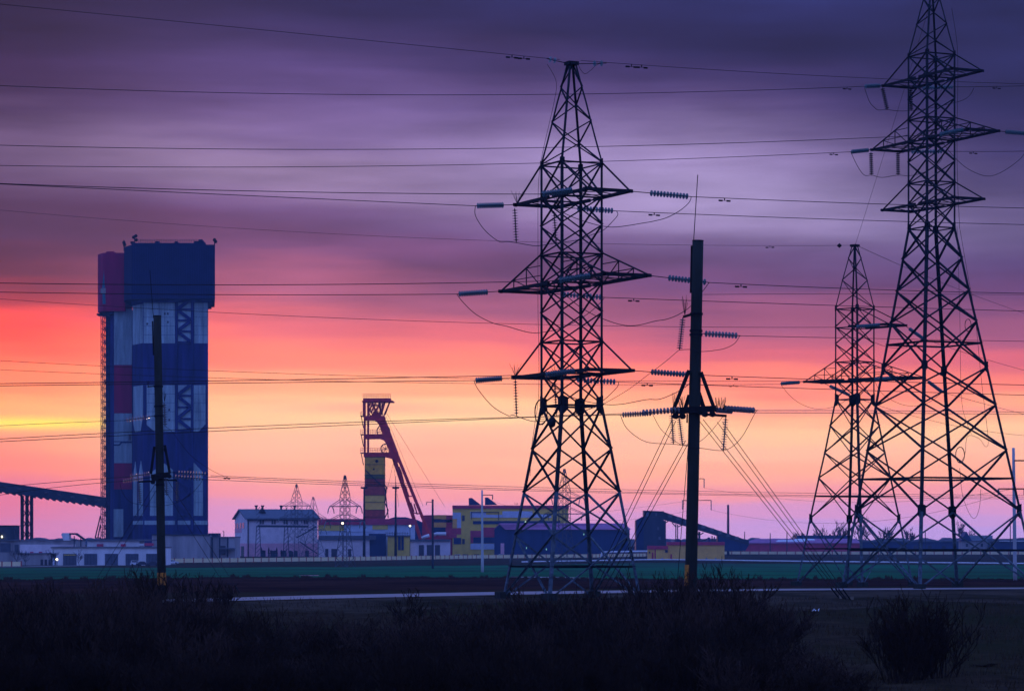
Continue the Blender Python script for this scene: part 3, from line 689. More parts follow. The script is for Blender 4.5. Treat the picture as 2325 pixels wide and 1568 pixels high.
loop('jumper cable sagging under the upper arm of the shorter right pylon', [z4(*p) for p in ((635,800),(690,865),(780,920),(900,960),(1000,962),(1090,940),(1162,890))], 276, 282, .016)
loop('jumper cable sagging under the lower right arm of the shorter pylon', [z4(*p) for p in ((775,1210),(830,1310),(930,1380),(1040,1416),(1150,1410),(1240,1370),(1312,1310))], 275, 281, .016)
wire('thin stay wire rising from the shorter pylon tip to the tallest pylon', [at(1941+(2108-1941)*k/10, 556+(20-556)*k/10-4*math.sin(math.pi*k/10)*-1, 280-24*k/10) for k in range(11)], .012)

# ------------------------------------------------------------------ concrete poles
def shaft(b, top, bot, rt, rb, n=20):
    b.tube([Vector(top).lerp(Vector(bot), k/6) for k in range(7)], [rt+(rb-rt)*k/6 for k in range(7)], n); return b
def spike_fan(parent, p, h, seed, n=9, w=.25):
    m = MB(); rr = random.Random(seed)
    for k in range(n): m.bar(p, Vector(p)+Vector((rr.uniform(-w, w), rr.uniform(-w, w), h*rr.uniform(.6, 1))), .014)
    return m.build('bird_spikes', DARK, parent)
def pole(label, D, top, bot_px, rt, rb):
    g = gz(D); tp = at(*top, D); bp = at(*bot_px, D); k = (g-.3-tp.z)/(bp.z-tp.z); bt = tp.lerp(bp, k)
    root = thing('concrete_pole', label, 'utility pole', (bt.x, D, g), 'concrete anchor poles with guy wires')
    shaft(MB(), tp, bt, rt, rb).build('shaft', CONC, root, True)
    return root, tp, bt
# taller pole, right of the nearest pylon
DB = 160
pB, tB, bB = pole('tall concrete pole with guy wires right of the nearest pylon', DB, (1584,546.5), (1568,1318), .305, .34)
def onB(y, dx=0, dd=0):
    x = 1584+(1568-1584)*(y-546.5)/(1318-546.5); return at(x+dx, y, DB+dd)
MB().tube([onB(545.5), onB(547.5)], .315, 20).build('pole_cap', DARK, pB)
MB().bar(onB(558,-14), onB(665,-14), .10, .14).build('side_channel', DARK, pB)
MB().tube([onB(552,-10,-.1), at(1583.5,397,DB-.1)], .025, 5).build('lightning_rod', DARK, pB)
for y in (712.5, 751, 760):
    MB().tube([onB(y-2.5), onB(y+2.5)], .36, 20).build('collar', DARK, pB)
arm = MB(); arm.bar(onB(712,-6,-.3), at(*zz(185,152),DB-.3), .12, .14); arm = arm.build('bracket', DARK, pB)
spike_fan(pB, at(*zz(200,140),DB-.3), 1.15, 1, 14, .18)
MB().bar(at(*zz(75,992),DB-.45), at(*zz(482,972),DB-.45), .22, .34).build('crossarm', DARK, pB)
MB().bar(at(*zz(100,1000),DB+.5), at(*zz(440,978),DB+.5), .2, .3).build('crossarm', DARK, pB)
MB().bar(at(*zz(320,1018),DB-.6), at(*zz(575,1038),DB-.6), .12, .14).build('crossarm', DARK, pB)
for a, bb, dd in (((238,630),(105,965),-.35),((345,645),(462,968),-.35),((242,850),(205,965),.5),((325,830),(365,955),.5)):
    MB().bar(at(*zz(*a),DB+dd*.9), at(*zz(*bb),DB+dd), .20, .20).build('strut', DARK, pB)
for a in ((118,1040),(180,1040),(380,1022),(448,1022)):
    p = at(*zz(*a),DB-.6); MB().tube([p+Vector((-.05,-.12,0)), p+Vector((.05,.15,0))], .16, 8).build('clamp', DARK, pB)
for i, a in enumerate(((100,985),(160,975),(180,970),(490,985),(520,985),(545,985))): spike_fan(pB, at(*zz(*a),DB-.4), 1.0 if i == 0 else .75, 10+i, 9, .15)
MB().bar(at(*zz(222,1020),DB-.4), at(*zz(220,1100),DB-.4), .08).build('bracket', DARK, pB)
m = MB(); 
for k in range(9):
    a0 = R(150+k*12); 
    ca, sa = math.cos(a0), math.sin(a0)
    for y in (1281, 1330): m.v.append(tuple(onB(y)+Vector((ca*.353, sa*.353, 0))))
for k in range(8): m.f.append((2*k, 2*k+1, 2*k+3, 2*k+2))
m.build('painted_patch', ORANGE, pB)
IB = 'tall concrete pole'
insulator(at(*zz(183,155),DB-.3), at(*zz(152,448),DB-.5), f'insulator string hanging upper left on the {IB}', 13, .85, .05, .97, PORC)
insulator(at(*zz(348,300),DB), at(1680,762,DB+1), f'insulator string stretched right from the upper part of the {IB}', 10, .9, .08, .93, PORC)
insulator(at(1549,929,DB-.5), at(1454,936.5,DB-1.5), f'upper of two insulator strings stretched left at the {IB} crossarm', 11, .9, .06, .97, PORC)
insulator(at(1542,934,DB+.6), at(1408,941.5,DB-.5), f'lower insulator string stretched left at the {IB} crossarm', 12, .8, .48, .97, PORC)
insulator(at(*zz(82,1018),DB-.5), at(*zz(98,1288),DB-.6), f'leftmost string hanging under the {IB} crossarm', 13, .82, .04, .97, PORC)
insulator(at(*zz(146,1032),DB-.5), at(*zz(180,1302),DB-.6), f'second string from the left hanging under the {IB} crossarm', 13, .82, .04, .97, PORC)
insulator(at(*zz(568,1045),DB-.6), at(*zz(545,1352),DB-.7), f'string hanging from the right arm of the {IB}', 13, .85, .05, .97, PORC)
insulator(at(*zz(470,985),DB+.5), at(1700,936,DB+2), f'shadowed insulator string behind, right of the {IB} crossarm', 8, .8, .03, .5, PORC)
insulator(at(*zz(540,968),DB-.4), at(1718,931.5,DB+1), f'long insulator string stretched right at the {IB} crossarm', 10, .9, .03, .93, PORC)
span('wire running right from the upper string of the tall concrete pole', [(1680,762),(1872,766),(2324,774.5)], Ds=(161,200), ext=2700, r=.014)
span('upper of two lines leaving right from the tall pole crossarm', [(1718,931.5),(1900,931.5),(2324,935)], Ds=(161,200), ext=2700, r=.014)
span('lower of two lines leaving right from the tall pole crossarm', [(1698,936.5),(1900,937),(2324,940)], Ds=(162,202), ext=2700, r=.014)
span('thin line leaving right below the top of the tall concrete pole', [(1592,668.5),(1900,667),(2324,669)], Ds=(160,210), ext=2700, r=.011)
span('upper line leaving left from the tall pole crossarm', [(1408,941.5),(1021,951),(0,996)], Ds=(159,150), r=.014)
span('lower line leaving left from the tall pole crossarm', [(1454,937),(1021,954.5),(0,1002)], Ds=(159,150), r=.014)
loop('slack lead running down left from the upper string of the tall pole', [zz(152,448)]+[z8(*p) for p in ((1780,895),(1680,980),(1560,1070),(1400,1190),(1210,1300),(1080,1350),(960,1385),(860,1405),(700,1425))], 159.5, 172, .012)
loop('jumper cable right of the upper part of the tall pole', [z2p(*p) for p in ((762,945),(735,985),(690,1010),(640,1022),(555,1030),(490,1019),(432,1022))], 161, 159, .014)
loop('jumper cable slung below the tall pole crossarm', [z2p(*p) for p in ((112,1378),(140,1440),(200,1495),(270,1526),(395,1534),(445,1540),(560,1558),(685,1566),(770,1500),(840,1375),(858,1348))], 158.5, 160.5, .014)
loop('short lead from the left strings of the tall pole crossarm', [z2p(*p) for p in ((285,1368),(330,1450),(385,1500),(440,1538))], 158.5, 159, .012)
loop('lead rising behind the tall pole from its left string', [zz(*p) for p in ((180,1302),(330,1268),(440,1170),(540,1045))], 159.6, 160.8, .012)
def guy(label, a, Da, g_px, D2=None, r=.016, sock=True):
    D2 = D2 or gpx(*g_px); A = at(*a, Da); G = Vector((wx(g_px[0], D2), D2, gz(D2)-.05))
    root = wire(label, [A.lerp(G, k/8) for k in range(9)], r, (), 'guy_wire', CABLE, 'guy wire', 'guy wires of the concrete poles')
    if sock: MB().tube([A.lerp(G, .93), G], .05, 6).build('anchor_rod', DARK, root)
    return root
for i, (a, gp) in enumerate((((1583,950),(1906,1357)),((1596,952),(1916,1358)),((1628,958),(1922,1360)),((1640,958),(1932,1361)))):
    guy(('first','second','third','outermost')[i]+' guy wire slanting right from the tall pole to the ground', a, DB-.3+.1*i, gp)
for i, (a, gp) in enumerate((((1524,955),(1322,1374)),((1534,955),(1332,1374)),((1556,1000),(1350,1372)),((1564,1002),(1362,1372)))):
    guy(('outermost','second','third','innermost')[i]+' guy wire slanting left from the tall pole crossarm', a, DB-.3+.1*i, gp)
guy('steep guy wire close along the left of the tall pole', (1566,960), DB-.4, (1533,1372))

# second concrete pole in front of the tower
DA = 228
pA, tA, bA = pole('concrete pole with guy wires in front of the tall mine tower', DA, (357,717), (367,1318), .30, .345)
def onA(y, dx=0, dd=0): return at(357+10*(y-717)/(1318-717)+dx, y, DA+dd)
MB().tube([onA(716), onA(718)], .31, 20).build('pole_cap', DARK, pA)
MB().bar(onA(729,-11), onA(806,-10), .10, .14).build('side_channel', DARK, pA)
MB().tube([onA(722,-9), at(340,613,DA)], .028, 5).build('lightning_rod', DARK, pA)
for y in (877, 922, 944, 1100): MB().tube([onA(y-2), onA(y+2)], .375, 20).build('collar', DARK, pA)
MB().bar(at(*z2(500,800),DA-.45), at(*z2(648,778),DA-.45), .3, .42).build('crossarm', DARK, pA)
MB().bar(at(*z2(400,836),DA-.5), at(*z2(532,830),DA-.5), .12, .14).build('crossarm', DARK, pA)
MB().bar(at(*z2(600,822),DA-.5), at(*z2(700,824),DA-.5), .12, .14).build('crossarm', DARK, pA)
for a, bb in (((525,560),(497,775)),((606,548),(645,770)),((605,575),(612,600))):
    MB().bar(at(*z2(*a),DA-.4), at(*z2(*bb),DA-.4), .19, .19).build('strut', DARK, pA)
for a in ((512,838),(530,812),(640,792)):
    p = at(*z2(*a),DA-.6); MB().tube([p+Vector((0,-.15,0)), p+Vector((0,.15,0))], .18, 8).build('clamp', DARK, pA)
spike_fan(pA, at(*z2(604,210),DA-.4), 1.0, 31, 9, .15); spike_fan(pA, at(*z2(474,92),DA-.4), .5, 33, 7, .2)
MB().bar(at(*z2(470,92),DA-.4), at(*z2(530,86),DA-.2), .1).build('bracket', DARK, pA)
MB().tube([onA(1299), onA(1327)], .352, 20, cap=False).build('painted_band', ORANGE, pA)
IA = 'pole in front of the mine tower'
for lab, a, bb, n, f0 in ((f'insulator string stretched left below the top of the {IA}', z2(522,320), z2(288,356), 11, .12), (f'string hanging on the right of the upper {IA}', z2(600,215), z2(608,402), 11, .05),
        (f'upper string stretched left at the crossarm of the {IA}', z2(500,770), z2(322,796), 11, .05), (f'lower string stretched left at the crossarm of the {IA}', z2(510,800), z2(262,832), 11, .3),
        (f'upper string stretched right at the crossarm of the {IA}', z2(645,762), z2(948,778), 12, .2), (f'lower string stretched right at the crossarm of the {IA}', z2(640,795), z2(905,812), 11, .15),
        (f'leftmost string hanging from the {IA}', z2(404,838), z2(412,1012), 11, .06), (f'middle string hanging close to the {IA}', z2(614,800), z2(622,945), 11, .04), (f'rightmost string hanging from the {IA}', z2(700,826), z2(700,996), 11, .06)):
    insulator(at(*a, DA-.5), at(*bb, DA-.7), lab, n-2, .95, f0, .95, PORC)
span('upper line leaving left from the crossarm of the pole before the tower', [z2(322,796),(150,1092),(0,1105)], Ds=(227,215), r=.016)
span('lower line leaving left from the crossarm of the pole before the tower', [z2(262,832),(150,1103),(0,1123)], Ds=(227,215), r=.016)
span('line leaving left from the upper string of the pole before the tower', [z2(288,356),(150,959),(0,966)], Ds=(227,215), r=.013)
span('highest of three long low lines running right behind the pylons', [(478,1079),(1362,1109.5),(2324,1123)], Ds=(228,340), ext=2700, r=.017, damp=(520,))
span('middle of three long low lines running right behind the pylons', [(470,1082),(1362,1114.5),(2324,1127)], Ds=(228,340), ext=2700, r=.017)
span('lowest of three long low lines running right behind the pylons', [(458,1087.5),(1362,1117.5),(2324,1131.5)], Ds=(229,342), ext=2700, r=.017)
loop('lead slanting down right from the upper pole before the tower', [z2(*p) for p in ((612,402),(660,440),(720,520),(800,620),(900,700),(1000,760),(1080,795))], 227, 230, .012)
loop('jumper cable slung under the crossarm before the tower', [z2(*p) for p in ((255,850),(275,920),(330,990),(412,1014),(500,1030),(590,1025),(700,998),(800,940),(870,870),(905,815))], 227, 227.6, .014)
for i, (a, gp) in enumerate((((352,1098),(206,1334)),((356,1110),(222,1335)))): guy(('outer','inner')[i]+' guy wire slanting left from the pole before the tower', a, DA-.4, gp)
for i, (a, gp) in enumerate((((372,1108),(520,1342)),((381,1090),(545,1345)))): guy(('inner','outer')[i]+' guy wire slanting right from the pole before the tower', a, DA-.4, gp)

# field poles
def field_pole(label, vx, D, ytop, r0, r1, m, arms_, lean=0):
    g = gz(D); t = at(vx, ytop, D); bt = Vector((wx(vx+lean, D), D, g-.3))
    root = thing('line_pole', label, 'utility pole', (bt.x, D, g), 'slim line poles around the works')
    shaft(MB(), t, bt, r0, r1, 12).build('shaft', m, root, True)
    for (y, xl, xr, il, ir) in arms_:
        a = at(xl, y, D-.35); bb = at(xr, y, D-.35); arm = MB().bar(a, bb, .16).build('arm', DARK, root)
        for q, on in ((a, il), (bb, ir)):
            if on: MB().tube([q, q+Vector((0,0,-on*D/F))], .11, 6).build('insulator', GLASS, arm)
    return root
field_pole('pale concrete line pole standing in the crop field left of the nearest pylon', 1094, 592, 1112, .17, .30, CONC_W, [(1123,1096,1118,0,11)], 1)
field_pole('dark line pole in front of the red headframe leg', 982, 850, 1132.5, .28, .34, DGREY, [(1139,968,982,7,0),(1178,982,1002,0,3)])
field_pole('pale concrete line pole at the far right edge of the picture', 2300, 352, 1016, .17, .24, CONC_W, [(1045,2302,2330,0,8),(1109,2266,2325,14,14)], 4)
field_pole('dark line pole almost hidden behind the tall concrete pole', 1571, 700, 1072, .2, .3, DGREY, [(1086,1571,1598,0,21),(1135,1549,1614,21,22)])
for i, (x, y0, D, w, lab) in enumerate(((1652.5,1145,1500,.7,'tall dark stack pole rising above the sloping conveyor'),(1690,1206,1600,.3,'short post left of the red shed roof'),(1748,1209,1600,.3,'short post above the red shed roof'),(1786,1205,1600,.3,'short post at the guy wires above the red shed'),(2293,1180,1500,.3,'hooked post beside the far right pole'),(2100,1205,1500,.3,'short post between far trees behind the tallest pylon'))):
    field_pole(lab, x, D, y0, w*.8, w, DGREY, [])
for i, (pp, Ds) in enumerate((([(1118,1137),(1345,1180),(1571,1156)],(592,700)),([(1614,1157),(1950,1185),(2266,1123)],(700,352)),([(1598,1107),(1950,1140),(2300,1109)],(700,352)),([(1360,1162),(1460,1150),(1571,1135)],(640,700)))):
    span(('faint line from the pale field pole to the pole behind','faint line sagging low between the hidden pole and the far right pole','faint upper line between the hidden pole and the far right pole','faint line rising to the arm of the hidden pole')[i], pp, Ds=Ds, ext=None, r=.018)

# ------------------------------------------------------------------ the works
def bld(name, label, cat, vx, D, group=None): return thing(name, label, cat, (wx(vx, D), D, gz(D)), group)
def pb(name, root, x0, x1, y0, y1, D0, D1, m, Dm=None):
    """box by its picture edges, measured on the plane at depth Dm (front by default)"""
    Dm = Dm or D0; z0 = gz(D0)-.3 if y1 is None else wz(y1, Dm)
    return MB().box((wx(x0, Dm), D0, z0), (wx(x1, Dm), D1, wz(y0, Dm))).build(name, m, root)
def fp(name, root, poly, D, m, th=.5, out=.15):
    return MB().prism([at(x, y, D)-Vector((0,out,0)) for x, y in poly], (0, th, 0)).build(name, m, root)
def rect(x0, x1, y0, y1): return [(x0,y1),(x1,y1),(x1,y0),(x0,y0)]
zt1 = zf(350,900,2.24); zh = zf(1350,1500,1.96); z4p = zf(880,1850,3.137); z6p = zf(1700,1800,2.85); z3p = zf(2400,1900,2.851); z5 = zf(3100,1600,1.844)
def zr(f, x0, x1, y0, y1): a = f(x0, y0); c = f(x1, y1); return rect(a[0], c[0], a[1], c[1])
def zx(f, x): return f(x, 0)[0]
def zy(f, y): return f(0, y)[1]

# tall concrete mine tower
DT = 1250.0
tw = bld('mine_tower', 'tall blue and white concrete mine tower with dark overhanging head', 'tower', 386, DT)
def plan(pts, y0, y1, name, m, Dm=DT):
    z0 = gz(DT)-.5 if y1 is None else wz(y1, Dm)
    return MB().prism([(x, d, z0) for x, d in pts], (0,0,wz(y0, Dm)-z0)).build(name, m, tw)
xa, xb, xc = wx(301,1259), wx(325,DT), wx(472.5,DT)
plan([(xb,DT),(xc,DT),(wx(471.5,1284),1284),(wx(305,1284),1284),(xa,1259)], 676, None, 'shaft_wall', BLUE_T)
h0, h1, h2 = wx(281.5,1256), wx(299,1245), wx(488,1245)
hb_ = wx(487,1290)
plan([(h1,1245),(h2,1245),(hb_,1290),(wx(284,1290),1290),(h0,1256)], 556, 679, 'tower_head', NAVY_T, 1246)
plan([(h1+.6,1246),(h2-4,1246),(hb_-4,1288),(wx(290,1288),1288),(h0+3,1256)], 551.5, 557, 'parapet', NAVY_T, 1246)
plan([(wx(325,DT)-.5,1248.5),(wx(481,1248),1248.5),(wx(480,1286),1286),(wx(305,1286),1286),(xa-.5,1258)], 678.5, 686, 'corbel', BLUE_T, 1248)
g0, g1, g2 = wx(222,1272), wx(234,1264), wx(284,1264)
plan([(g1,1264),(g2,1264),(g2,1288),(g0,1288),(g0,1272)], 574, 706, 'side_head', RED_T, 1264)
plan([(wx(241,1264),1264.5),(wx(258,1264),1264.5),(wx(258,1264),1280),(wx(241,1264),1280)], 570.5, 575, 'roof_housing', RED_T, 1264)
w0, w1, w2 = wx(240,1272), wx(258,1267), wx(302,1267)
plan([(w1,1267),(w2,1267),(w2,1284.5),(w0,1284.5),(w0,1272)], 704, None, 'side_shaft', BLUE_T, 1266)
plan([(wx(219,1266),1266.5),(wx(258,1266),1266.5),(wx(258,1266),1274),(wx(219,1266),1274)], 711, 715, 'stair_landing', DARK, 1266)
for ya, yb, m_ in ((701,828,WHITE_T),(828.6,937.5,RED_T),(938,1001,WHITE_T),(1003,1050.5,WHITE_T),(1051,1110,RED_T),(1155,1218,WHITE_T)):
    fp('painted_panel', tw, rect(259 if yb < 1150 else 258, 299.5 if yb < 1150 else 280, ya, yb), 1267, m_)
fp('window', tw, rect(292,298,985,999), 1267, WIN, .5, .25); fp('duct', tw, [(259,1011),(272,1011),(277,1005),(299,1005),(299,1002),(275,1002),(270,1008),(259,1008)], 1267, DBLUE, .6, .3)
fp('emblem_stripe', tw, [(233,690),(240,690),(236,612),(232,650)], 1264, mat('teal_stripe',(0.05,0.2,0.25),.8), .3, .1)
fp('emblem_panel', tw, rect(228.5,240,654,667), 1264, mat('pale_sign',(0.35,0.33,0.30),.8), .3, .2)
pb('floodlight', tw, 286.5, 289, 653, 657, 1263.5, 1264.2, mat('dim_lamp', (0.8,0.6,0.8), .5, var=0, emit=(1,.55,.75), estr=.5))
# chamfered corner and front: painted panels
def ch(f, y):
    a = Vector((xa,1259,0)); c = Vector((xb,DT,0)); p = a.lerp(c, f); p.z = wz(y, p.y); return p
CN = Vector((-(1259-DT), -(xb-xa), 0)).normalized()
def cpoly(poly, m): return MB().prism([ch(f, y)+CN*.12 for f, y in poly], CN*-.5).build('painted_panel', m, tw)
cpoly([(.02,783),(.98,778.5),(.98,690),(.02,694)], WHITE_T)
cpoly([(.08,960),(.25,981),(.75,979),(.98,945),(.98,874),(.08,877)], WHITE_T)
cpoly([(.08,1170),(.42,1170),(.42,1078),(.27,1047),(.08,1080)], WHITE_T)
cpoly([(.60,1170),(.98,1170),(.98,1074),(.80,1045),(.60,1076)], WHITE_T)
cpoly([(.05,1190),(.98,1190),(.98,1181),(.05,1182)], WHITE_T)
for poly in (rect(326,397,680,779), rect(441,471.5,680,779), [(333,964),(351,979),(397,979),(397,874),(333,874)], [(439,979),(451,979),(466.5,962),(466.5,874),(439,874)],
             [(340.5,1170),(355,1170),(355,1063),(340.5,1074)], [(366,1170),(392.5,1170),(392.5,1066),(372.5,1051),(366,1062)], [(439,1170),(460.6,1170),(460.6,1072),(441,1050),(439,1052)],
             rect(328,397,1181,1190.3), rect(403,432,1181,1190.3), rect(441,471,1181,1190.3)):
    fp('painted_panel', tw, poly, DT, WHITE_T)
for ya, yb in ((680,779),(874,979),(1058,1170)):
    fp('stair_bay', tw, rect(404,433,ya,yb), DT, WHITE_T if yb < 1000 else BLUE_T, .4, .12)
    n = 4; hh = (yb-ya)/n
    for k in range(n):
        xs = (405, 431) if k % 2 else (431, 405)
        MB().bar(at(xs[0], ya+hh*k, DT-.8), at(xs[1], ya+hh*(k+.8), DT-.8), .8, 1.4).build('stair_flight', BLUE_T, tw)
        MB().bar(at(404, ya+hh*(k+.9), DT-.5), at(433, ya+hh*(k+.9), DT-.5), .5, .8).build('stair_landing', BLUE_T, tw)
for x in (400.5, 436.5): pb('mullion', tw, x-2.3, x+2.3, 680, 1205, DT-1.0, DT+.2, BLUE_T)
for (x, y) in ((384,930),(384,953),(381,731),(374,712),(381,712),(334,735)): pb('window', tw, x-1.8, x+1.8, y-2.5, y+2.5, DT-.3, DT+.3, WIN)
# cladding joints
m = MB()
for y in (700,720,740,760,894,914,934,954,1090,1115,1140):
    for xr in ((326,397),(441,471)): m.box((wx(xr[0],DT),DT-.19,wz(y,DT)-.06),(wx(xr[1],DT),DT-.14,wz(y,DT)+.06))
for x in (338,350,362,374,386,450,461):
    for ya, yb in ((680,779),(874,955),(1080,1170)): m.box((wx(x,DT)-.05,DT-.19,wz(yb,DT)),(wx(x,DT)+.05,DT-.14,wz(ya,DT)))
tag(m.build('panel_joint', BLUE_T, tw), kind='stuff')
m = MB()
for k in range(46):
    x = wx(303+k*4, 1245); m.box((x-.06,1244.9,wz(678,1245)),(x+.06,1245.1,wz(557.5,1245)))
tag(m.build('head_cladding_seam', BLUE_T, tw), kind='stuff')
rail = MB(); rz = wz(552,1246)
for k in range(36):
    x = wx(314+k*4, 1246); rail.box((x,1246.2,rz),(x+.14,1246.34,rz+1.6))
for zz_ in (.8, 1.5): rail.box((wx(314,1246),1246.2,rz+zz_),(wx(455,1246),1246.34,rz+zz_+.12))
rail.build('roof_railing', STEEL_D, tw)
for x0, x1, y0 in ((352,360,547.5),(396,402.5,548),(440,462,547),(451,459,543.5),(296,303,548)): pb('roof_housing', tw, x0, x1, y0, 553, 1248, 1254, NAVY_T)
for x, yb, yt, dishes in ((281.5,570,545,((0,551),(1.5,556))),(305.5,553,534,((-2,539),(3,536),(4,545))),(487,556,541,((0,545),(2.5,549)))):
    mast = MB().tube([at(x,yb,1249), at(x,yt,1249)], .22, 6).build('antenna_mast', DARK, tw)
    for dx, y in dishes: p = at(x+dx,y,1248.4); MB().tube([p+Vector((0,-.3,0)), p+Vector((0,.5,0))], [.75,.3], 10).build('dish_antenna', DARK, mast)
st = MB(); 
sxs = (229, 236.5, 245)
for x in sxs:
    for d in (1252, 1257): MB().box((wx(x,1252)-.16,d,gz(DT)),(wx(x,1252)+.16,d+.3,wz(713,1252))).build('stair_post', DARK, tw)
yy = 716.0; k = 0
while yy < 1222:
    z_a, z_b = wz(yy,1252), wz(yy+15,1252)
    for d in (1252.1, 1257.1):
        st.bar((wx(229,1252),d,z_a),(wx(245,1252),d,z_a),.22)
        a, c = (229,236.5) if k % 2 else (236.5,229); st.bar((wx(a,1252),d,z_a),(wx(c,1252),d,z_b),.2)
        a, c = (245,236.5) if k % 2 else (236.5,245); st.bar((wx(a,1252),d,z_a),(wx(c,1252),d,z_b),.2)
    st.box((wx(237,1252),1252.5,z_a),(wx(245,1252),1256.5,z_a+.12)); yy += 15; k += 1
tag(st.build('stair_lattice', DARK, tw), kind='stuff')
for a, c in (((216,1220),(228,1170)),((222,1220),(228,1190)),((216,1220),(228,1220))): MB().bar(at(*a,1251), at(*c,1251), .5).build('stay', DARK, tw)

# conveyor gallery into the tower
cg = bld('conveyor_gallery', 'long dark conveyor gallery sloping down to the mine tower from the left edge', 'conveyor', 60, 1215)
def cgp(x, y): return at(x, y, 1200+45*(x/235))
for (xa_, ya_), (xb_, yb_) in (((-130,1074),(238,1128)),):
    a, c = cgp(xa_, ya_), cgp(xb_, yb_); a2, c2 = cgp(xa_, ya_+23), cgp(xb_, yb_+22)
    MB().prism([a2, c2, c, a], (0, 6, 0)).build('gallery_body', DGREY, cg)
    for k in range(24):
        t = (k+.4)/24; p = a2.lerp(c2, t); q = a2.lerp(c2, t+.030)
        MB().prism([p+Vector((0,.2,.3)), q+Vector((0,.2,.3)), q+Vector((0,.2,-.6))], (0,5.5,0)).build('rib', DGREY, cg)
    for k in range(12):
        t = k/12+.03; p = a.lerp(a2, .45).lerp(c.lerp(c2, .45), t); MB().box((p.x,p.y-.1,p.z-.4),(p.x+1.5,p.y+.2,p.z+.4)).build('window', WIN, cg)
for x in (48.5, 59.5, 70): pb('support_leg', cg, x-2.2, x+2.2, 1124, None, 1208, 1212, DARK)
m = MB()
for k in range(8):
    for xs in ((50.5,57.5),(61.5,68)):
        ya_ = 1128+k*12; m.bar(at(xs[k%2],ya_,1209), at(xs[1-k%2],ya_+12,1209), .35)
tag(m.build('leg_lacing', DARK, cg), kind='stuff')

# low buildings left
b0 = bld('brick_shed', 'small dark shed with a lamp at the far left edge', 'building', 10, 1150); pb('wall', b0, -60, 33, 1193, None, 1150, 1162, DGREY); pb('roof', b0, -60, 34, 1191.5, 1193.5, 1149.5, 1162.5, DARK)
p = at(4.4,1217.5,1149.4); MB().tube([p+Vector((-.3,0,0)), p, p+Vector((.3,0,0))], [.1,.4,.1], 8).build('lamp', LAMP, b0); pb('window', b0, 1, 9, 1200, 1208, 1149.8, 1150.4, WIN)
b1 = bld('flat_roofed_workshop', 'long low flat-roofed workshop hall below the conveyor', 'building', 80, 1070)
pb('wall', b1, -80, 171, 1226, None, 1070, 1095, GREY); pb('roof', b1, -80, 172, 1224, 1226.3, 1069, 1096, ROOFB)
for x0, x1, y0, y1 in ((0,24,1232,1252),(33,42,1235,1253)): pb('gate', b1, x0, x1, y0, y1, 1069.8, 1070.5, GATE)
pb('side_bay', b1, 45, 168, 1235, None, 1066, 1069.9, LILAC)
b2 = bld('annex', 'low grey annex with small trees left of the gated garage', 'building', 80, 985)
pb('wall', b2, 30, 127, 1256, None, 985, 998, GREY); pb('roof', b2, 29, 128, 1254.5, 1256.2, 984.5, 998.5, ROOFB)
for x in (68,88): pb('roof_vent', b2, x, x+6, 1251.5, 1254.8, 990, 992, MAROON)
for x in (92,101,110,119): pb('window', b2, x, x+6, 1269, 1282, 984.85, 985.4, WIN)
pb('door', b2, 119.5, 124, 1266, None, 984.8, 985.3, SKYW)
gg = bld('gated_garage', 'white garage with a row of wide dark gates', 'building', 235, 985)
pb('wall', gg, 116, 372, 1242.5, None, 985, 1005, WHITE); pb('roof', gg, 115, 373, 1240.5, 1242.7, 984.3, 1006, ROOFB)
for x0, x1 in ((143,173.5),(191,220.3),(238,267.5),(285,314),(331.5,362)):
    gt = pb('gate', gg, x0, x1, 1256, None, 984.7, 985.4, GATE)
    for k in range(1, 4): x = x0+(x1-x0)*k/4; pb('gate_seam', gt, x-.25, x+.25, 1257, 1281, 984.6, 984.8, DARK)
pb('lintel', gg, 145, 172, 1258, 1259.5, 984.55, 984.8, YEL)
up_ = bld('upper_storey', 'pale upper storey block set back above the gated garage', 'building', 260, 1040)
pb('wall', up_, 198, 316, 1227, None, 1040, 1055, WHITE); pb('roof', up_, 196, 345, 1223.5, 1227.2, 1039, 1056, ROOFB)
for x0, x1 in ((219.5,231.5),(274,283)): pb('vent_box', up_, x0, x1, 1234, 1239.8, 1037, 1039.9, MAROON)
pb('vent_box', up_, 315, 327, 1233, 1237.5, 1036, 1038, WHITE); pb('vent_box', up_, 328, 347, 1232, 1238, 1036.5, 1039, MAROON)
hp = bld('hopper_loader', 'white hopper with a short dark curved conveyor on the workshop roof', 'hopper', 155, 1065)
MB().prism([at(x,y,1060) for x, y in ((144,1226),(157,1226),(156,1209),(141,1209),(139,1213))], (0,5,0)).build('hopper', WHITE, hp)
MB().prism([at(x,y,1061) for x, y in ((156,1213),(171,1213),(190,1225),(195,1225),(173,1209),(156,1209))], (0,3,0)).build('belt_arm', DGREY, hp)
for x in (168, 183): pb('leg', hp, x-.8, x+.8, 1216, None, 1061, 1062, DGREY)
gb = bld('concrete_block_building', 'stained grey concrete building at the foot of the mine tower', 'building', 440, 1110)
pb('wall', gb, 345, 476, 1214, None, 1110, 1135, GREY); pb('parapet', gb, 344, 477, 1211.5, 1214.3, 1109.5, 1135.5, DGREY)
pb('wing', gb, 476.2, 534, 1219, None, 1113, 1133, GREY); pb('roof_box', gb, 473, 494, 1209.5, 1219.3, 1118, 1130, DGREY); pb('roof', gb, 476.2, 535, 1217.3, 1219.3, 1112.5, 1133.5, ROOFB)
for x in (480,497,515): pb('pilaster', gb, x, x+3, 1220, None, 1112.6, 1113.3, DGREY)
pb('gate', gb, 500, 512, 1238, 1258, 1112.7, 1113.4, WIN); pb('awning', gb, 496, 532, 1243, 1245.5, 1108, 1113, ROOFB)
MB().tube([at(508,1217,1115), at(508,1206,1115), at(506,1204,1115)], .15, 5).build('lamp_mast', DARK, gb)

